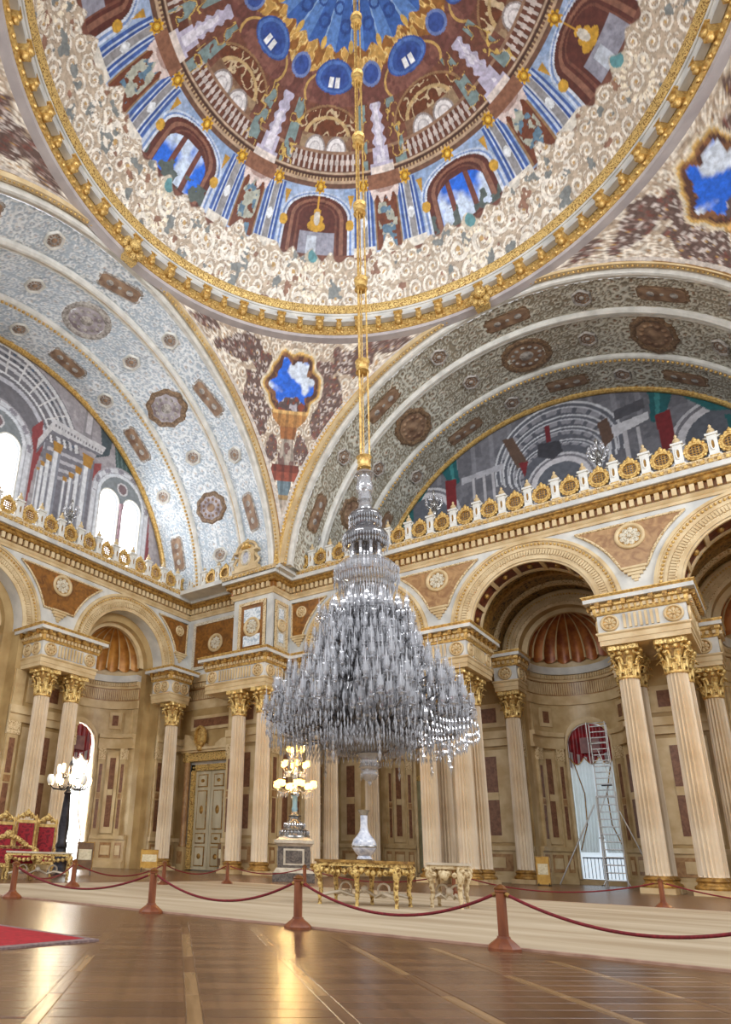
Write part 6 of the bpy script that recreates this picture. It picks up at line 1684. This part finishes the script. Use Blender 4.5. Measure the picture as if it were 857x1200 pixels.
cl_ = point('candelabrum_light', (-7.35, 7.0, 4.9), 220, (1.0, .66, .28), .2); cl_['kind'] = 'helper'

# its twin stands opposite, beyond the picture edge, and warms the big pier
pd2 = dup(pd, (10.2, 9.6, 0), -.62, 'stepped marble pedestal beyond the big pier outside the picture'); ca2 = dup(ca, (10.2, 9.6, 1.62), .3, 'lit crystal candelabrum beyond the big pier outside the picture')
cl_ = point('candelabrum_light', (10.2, 9.6, 3.9), 620, (1.0, .66, .28), .2); cl_['kind'] = 'helper'
cl_ = point('candelabrum_light', (10.2, 9.6, 4.9), 220, (1.0, .66, .28), .2); cl_['kind'] = 'helper'
# ---------------------------------------------------------------- dark lamp standard with white globes by the thrones
tc_ = thing('lamp_standard', 'dark bronze lamp standard with white glass globes before the bright window', 'floor lamp', (-14.5, 1.35, 0))
mb = MB(); mb.lathe([(.42, 0), (.42, .12), (.34, .2), (.3, .5), (.34, .55), (.22, .7), (.2, .95)], n=16); mb.obj('base', M_DARK, tc_)
mb = MB(); mb.lathe([(.2, .95), (.24, 1.05), (.17, 1.2), (.2, 1.8), (.15, 2.5), (.12, 3.0), (.16, 3.06), (.1, 3.15), (.06, 3.3), (.05, 4.1), (.09, 4.2), (.001, 4.4)], n=16); mb.obj('shaft', M_DARK, tc_)
mb = MB(); mb.tube([(.06, 0, 3.35), (.3, 0, 3.2), (.62, 0, 3.22), (.76, 0, 3.36)], .026, 6); mb.tube([(.3, 0, 3.2), (.36, 0, 3.32), (.26, 0, 3.36)], .018, 5); TARM = mb.mesh('arm', M_DARK)
mb = MB(); mb.lathe([(.02, 0), (.08, .02), (.1, .08), (.12, .14), (.13, .24), (.1, .34), (.07, .38)], n=10); GLOBE = mb.mesh('glass_globe', M_CLEARBULB)
GLOBEOFF = mat('opal_glass', (236, 234, 226), rough=.2)
mb = MB(); mb.lathe([(.02, 0), (.08, .02), (.1, .08), (.12, .14), (.13, .24), (.1, .34), (.07, .38)], n=10); GLOBE2 = mb.mesh('glass_globe', GLOBEOFF)
for k in range(9):
    a = place(TARM, 'arm', tc_, None, 2 * PI * k / 9 + .2); place(GLOBE if k % 3 else GLOBE2, 'glass_globe', a, (.76, 0, 3.36))
for k in range(5):
    a = place(TARM, 'arm', tc_, (0, 0, .45), 2 * PI * k / 5); a.scale = (.62, .62, 1); place(GLOBE, 'glass_globe', a, (.76, 0, 3.36))
cl_ = point('lamp_standard_light', (-14.5, 1.35, 4.0), 260, (1.0, .8, .5), .2); cl_['kind'] = 'helper'

# ---------------------------------------------------------------- gilded furniture
def cabriole(mb, x, y, h, m=0, w=.05, out=(0, 0)):
    ox, oy = out
    mb.tube([(x, y, h), (x + ox * .05, y + oy * .05, h * .8), (x + ox * .02, y + oy * .02, h * .5), (x - ox * .02, y - oy * .02, h * .25), (x, y, .06), (x + ox * .02, y + oy * .02, 0)], [w * 1.25, w * 1.4, w, w * .75, w * .6, w * 1.0], 7, m=m)
def throne(x, y, rz, label, h=2.05, w=.66):
    t = thing('throne_chair', label, 'chair', (x, y, 0), rz, group='crimson and gilt high-backed thrones')
    for sx in (-1, 1):
        for sy in (-1, 1):
            mb = MB(); cabriole(mb, sx * (w / 2 - .05), sy * .28, .45, out=(sx, sy)); mb.obj('leg', M_GOLD, t)
    mb = MB(); mb.box((-w / 2, -.33, .4), (w / 2, .33, .5)); mb.obj('seat_rail', M_GOLDORN, t, 0)
    mb = MB(); mb.taper((-w / 2 + .03, -.3), (w / 2 - .03, .3), (-w / 2 + .07, -.26), (w / 2 - .07, .26), .5, .6); mb.obj('seat', M_RED, t, .4)
    mb = MB(); mb.box((-w / 2 + .07, .26, .62), (w / 2 - .07, .33, h - .28)); mb.obj('backrest', M_RED, t, 0)
    mb = MB()
    for sx in (-1, 1): mb.lathe([(.05, .45), (.04, .8), (.05, 1.2), (.04, h - .2), (.06, h - .15), (.03, h - .05), (.001, h + .02)], c=(sx * (w / 2 - .02), .3, 0), n=8)
    mb.box((-w / 2, .26, .58), (w / 2, .34, .66)); mb.box((-w / 2, .25, h - .3), (w / 2, .35, h - .2)); mb.obj('back_frame', M_GOLD, t)
    mb = MB(); P = [(-w / 2 + w * i / 12, .3, h - .2 + .26 * math.sin(PI * i / 12)) for i in range(13)]; mb.tube(P, .045, 7); mb.ball((0, .27, h + .02), .12, 8, 5); mb.ball((-.14, .28, h - .08), .08, 7, 4); mb.ball((.14, .28, h - .08), .08, 7, 4); mb.ball((0, .3, h + .14), .05, 6, 4); mb.obj('crest', M_GOLDORN, t)
    for sx in (-1, 1):
        mb = MB(); mb.tube([(sx * (w / 2 - .02), .28, .92), (sx * (w / 2 + .02), 0, .9), (sx * (w / 2), -.28, .82), (sx * (w / 2), -.3, .5)], .04, 7); mb.obj('armrest', M_GOLD, t)
    return t
FACE = math.atan2(19.5, -12.5) - PI          # towards the middle of the hall
rzT = math.atan2(12.5, 21.0) + PI / 2 - PI + 0.0
def face_rz(x, y, tx, ty): return math.atan2(ty - y, tx - x) + PI / 2
throne(-12.6, -1.55, face_rz(-12.6, -1.55, 8.6, -15.4), 'middle high-backed crimson throne with a gilded crest')
throne(-12.55, -.75, face_rz(-12.55, -.75, 8.6, -15.4), 'high-backed crimson throne closest to the dark lamp standard', 1.95)
throne(-12.65, -2.35, face_rz(-12.65, -2.35, 8.6, -15.4), 'high-backed crimson throne cut by the picture edge', 1.95)
def sofa(x, y, rz, label):
    t = thing('gilt_settee', label, 'settee', (x, y, 0), rz)
    W = 1.7
    for sx in (-1, 0, 1):
        for sy in (-1, 1):
            mb = MB(); cabriole(mb, sx * (W / 2 - .06), sy * .3, .42, out=(sx or .5, sy)); mb.obj('leg', M_GOLD, t)
    mb = MB(); mb.box((-W / 2, -.36, .36), (W / 2, .36, .46)); 
    for k in range(14): mb.ball((-W / 2 + .1 + k * .115, -.37, .36), .06, 6, 4)
    mb.obj('seat_rail', M_GOLDORN, t)
    mb = MB(); mb.taper((-W / 2 + .03, -.33), (W / 2 - .03, .3), (-W / 2 + .07, -.29), (W / 2 - .07, .26), .46, .58); mb.obj('seat', M_RED, t, .4)
    mb = MB(); mb.box((-W / 2 + .1, .26, .58), (W / 2 - .1, .34, .95)); mb.obj('backrest', M_RED, t, 0)
    mb = MB(); mb.tube([(-W / 2 + W * i / 24, .3, .92 + .3 * math.sin(PI * i / 24) ** 2) for i in range(25)], .05, 7)
    for k in range(13):
        u = k / 12; mb.ball((-.55 + 1.1 * u, .27, 1.0 + .26 * math.sin(PI * u)), .09, 7, 4)
    mb.ball((0, .28, 1.32), .13, 8, 5); mb.box((-W / 2, .26, .88), (W / 2, .35, .97)); mb.obj('carved_crest', M_GOLDORN, t)
    for sx in (-1, 1):
        mb = MB(); mb.tube([(sx * W / 2, .3, .9), (sx * (W / 2 + .06), 0, .86), (sx * (W / 2 + .02), -.3, .78), (sx * W / 2, -.32, .46)], .05, 7); mb.ball((sx * W / 2, -.3, .82), .08, 7, 4); mb.obj('armrest', M_GOLD, t)
sofa(-10.95, -3.2, face_rz(-10.95, -3.2, 8.6, -15.4), 'carved gilt settee with crimson seat in front of the thrones')
def console(name, x, y, rz, label, W, D, H, mtop, mgold, legs=4, shelf=True):
    t = thing(name, label, 'table', (x, y, 0.02), rz)
    mb = MB(); mb.box((-W / 2 - .03, -D / 2 - .03, H - .05), (W / 2 + .03, D / 2 + .03, H)); mb.obj('tabletop', mtop, t, 0)
    ap = MB(); ap.box((-W / 2, -D / 2, H - .12), (W / 2, D / 2, H - .05))
    n = max(5, int(W / .12))
    for s in (-1, 1):
        for k in range(n + 1):
            u = k / n; ap.ball((-W / 2 + W * u, s * D / 2, H - .15 - .09 * abs(math.sin(PI * 2 * u))), .062, 7, 4)
    for s in (-1, 1):
        for k in range(5): ap.ball((s * W / 2, -D / 2 + D * k / 4, H - .15 - .06 * math.sin(PI * k / 4)), .06, 7, 4)
    ap.ball((0, -D / 2 - .02, H - .24), .1, 8, 5); ap.obj('carved_apron', mgold, t)
    xs = [-1, 1] if legs == 4 else [-1, 0, 1]
    for sx in xs:
        for sy in (-1, 1):
            mb = MB(); x0, y0 = sx * (W / 2 - .06), sy * (D / 2 - .05)
            mb.tube([(x0, y0, H - .1), (x0 + sx * .03, y0 + sy * .03, H * .72), (x0, y0, H * .55), (x0 - sx * .02, y0 - sy * .02, H * .3), (x0, y0, .16), (x0, y0, .1), (x0, y0, 0)], [.055, .085, .05, .045, .05, .03, .045], 8)
            mb.ball((x0 + sx * .03, y0 + sy * .04, H * .74), .075, 7, 5); mb.ball((x0, y0, H * .45), .055, 7, 4); mb.obj('leg', mgold, t)
    if shelf:
        mb = MB()
        for s in (-1, 1):
            x0 = W / 2 - .06
            mb.tube([(-x0, s * (D / 2 - .05), .17), (-x0 * .55, s * D * .22, .25), (-x0 * .3, 0, .17), (0, s * -.02, .3)], .03, 6); mb.tube([(x0, s * (D / 2 - .05), .17), (x0 * .55, s * D * .22, .25), (x0 * .3, 0, .17), (0, s * -.02, .3)], .03, 6)
            mb.tube([(s * x0 * .5 + .12 * math.cos(q), 0, .3 + .12 * math.sin(q)) for q in [2 * PI * i / 12 for i in range(12)]], .025, 6, closed=True)
        mb.ball((0, 0, .3), .08, 8, 5); mb.obj('scrolled_stretcher', M_CREAM if mgold is M_CREAM else M_MARBTOP, t)
    return t
console('gilded_table', 1.55, -3.05, .12, 'carved gilded table carrying the porcelain vase on the carpet', 1.72, .85, .84, M_DARKGOLD, M_GOLDORN, legs=6)
console('gilded_console', 2.85, -1.95, .1, 'small pale marble-topped console beside the gilded table', .7, .55, .84, M_MARBTOP, M_CREAMORN)
console('gilded_console', -9.85, -2.75, face_rz(-9.85, -2.75, 8.6, -15.4), 'long marble-topped gilt console table before the thrones', 1.85, .55, .8, M_MARBTOP, M_GOLDORN)
vs = thing('porcelain_vase', 'tall blue and white porcelain vase with flared neck on the gilded table', 'vase', (1.5, -2.95, .872))
mb = MB(); mb.lathe([(.15, 0), (.16, .02), (.14, .05), (.13, .07), (.19, .13), (.245, .22), (.25, .3), (.22, .38), (.14, .47), (.09, .55), (.072, .65), (.075, .86)], n=28); mb.obj('body', M_PORC, vs)
mb = MB(); mb.lathe([(.073, .86), (.085, .9), (.12, .96), (.125, .97), (.1, .97), (.06, .9)], n=24, cap=False); mb.obj('flared_rim', M_SILVER, vs)
mb = MB(); mb.lathe([(.14, -.01), (.155, .0), (.155, .02), (.14, .03)], n=24); mb.lathe([(.25, .23), (.256, .24), (.256, .26), (.25, .27)], n=28, cap=False); mb.obj('silver_mount', M_SILVER, vs)

# ---------------------------------------------------------------- aluminium ladder tower in the aisle
ld = thing('aluminium_ladder', 'very tall aluminium ladder tower standing before the curtained window', 'ladder', (1.5, 20.1, 0))
LW, LH = .46, 7.6
def rail(nm, pts, r=.03): MB().tube(pts, r, 6).obj(nm, M_ALU, ld)
for s in (-1, 1):
    rail('rail', [(s * LW, 0, .0), (s * LW * .95, .0, 4.1)]); rail('rail', [(s * LW * .9, .12, .0), (s * LW * .9, .12, 4.3)], .025)
    rail('upper_rail', [(s * LW * .84, .05, 3.4), (s * LW * .84, .05, LH)])
rung = MB().tube([(-LW * .95, 0, 0), (LW * .95, 0, 0)], .028, 6).mesh('rung', M_ALU)
for k in range(12): place(rung, 'rung', ld, (0, 0, .3 + k * .34))
for k in range(13):
    q = place(rung, 'rung', ld, (0, .05, 4.1 + k * .28)); q.scale = (.88, 1, 1)
for s in (-1, 1):
    rail('wheel_strut', [(s * LW, 0, .3), (s * (LW + .12), -.1, .05)], .025)
    MB().lathe([(.06, -.02), (.07, 0), (.06, .02)], n=10).obj('castor', M_DARK, ld, .6, loc=(s * (LW + .12), -.1, .075))
rail('stay_pole', [(-.55, -.05, 3.7), (-2.45, -.2, .05)], .035); rail('stay_pole', [(.5, -.05, 3.4), (1.7, .3, .05)], .03)
rail('brace', [(-.1, -.06, 6.3), (.4, -.06, 4.6)], .018); rail('brace', [(-.4, -.06, 3.2), (.35, -.06, 4.9)], .018)
MB().box((-.1, -.2, 4.55), (.35, -.05, 4.6)).obj('platform', M_DARK, ld, 0)
for z in (5.6, 6.6, 7.55): rail('cage_hoop', [(-LW * .84, .05, z), (-LW * .9, -.4, z), (LW * .9, -.4, z), (LW * .84, .05, z)], .02)
for s in (-1, 1): rail('cage_rail', [(s * LW * .9, -.4, 5.6), (s * LW * .9, -.4, 7.6)], .02)

# ---------------------------------------------------------------- notice boards
def board(x, y, rz, label, w, h, mt, z0=.0):
    t = thing('notice_board', label, 'sign', (x, y, 0), rz, group='freestanding notice boards')
    mb = MB(); mb.box((-w / 2, -.02, z0), (w / 2, .02, z0 + h)); mb.obj('board', mt, t, 0)
    mb = MB()
    for a, b in (((-w / 2 - .03, -.03, z0), (-w / 2, .03, z0 + h)), ((w / 2, -.03, z0), (w / 2 + .03, .03, z0 + h)), ((-w / 2 - .03, -.03, z0 + h), (w / 2 + .03, .03, z0 + h + .03)), ((-w / 2 - .03, -.03, z0 - .02), (w / 2 + .03, .03, z0))): mb.box(a, b)
    mb.obj('frame', M_DARKGOLD, t, 0)
    mb = MB(); mb.box((-w / 2 + .05, -.03, z0 + h * .35), (w / 2 - .05, -.02, z0 + h * .75)); mb.obj('sheet', mat('printed_sheet', (226, 216, 186), (200, 186, 150), scale=12, rough=.7), t, 0)
    for s in (-1, 1):
        mb = MB(); mb.tube([(s * w * .4, 0, z0 + .05), (s * w * .45, .18, 0)], .02, 5); mb.tube([(s * w * .4, 0, z0 + .05), (s * w * .45, -.12, 0)], .02, 5); mb.obj('foot', M_DARK, t)
M_BRD = mat('ochre_board', (206, 164, 76), (176, 130, 50), scale=3, rough=.4); M_BRB = mat('brown_board', (126, 96, 66), (96, 70, 46), scale=3, rough=.4)
board(-17.6, 8.9, face_rz(-17.6, 8.9, 8.6, -15.4), 'gold and cream notice board leaning near the single column', .82, .85, M_BRD, .18)
board(-.95, 17.4, 0, 'narrow ochre notice board in the aisle at the foot of the slender column', .55, 1.15, M_BRD, .08)
board(-14.2, 2.3, face_rz(-14.2, 2.3, 8.6, -15.4), 'brown notice board at the foot of the lamp standard', .6, 1.0, M_BRB, .2)
board(-17.2, 13.9, 0, 'dark brown panel standing against the gilded door', .5, 1.2, M_BRB, .3)
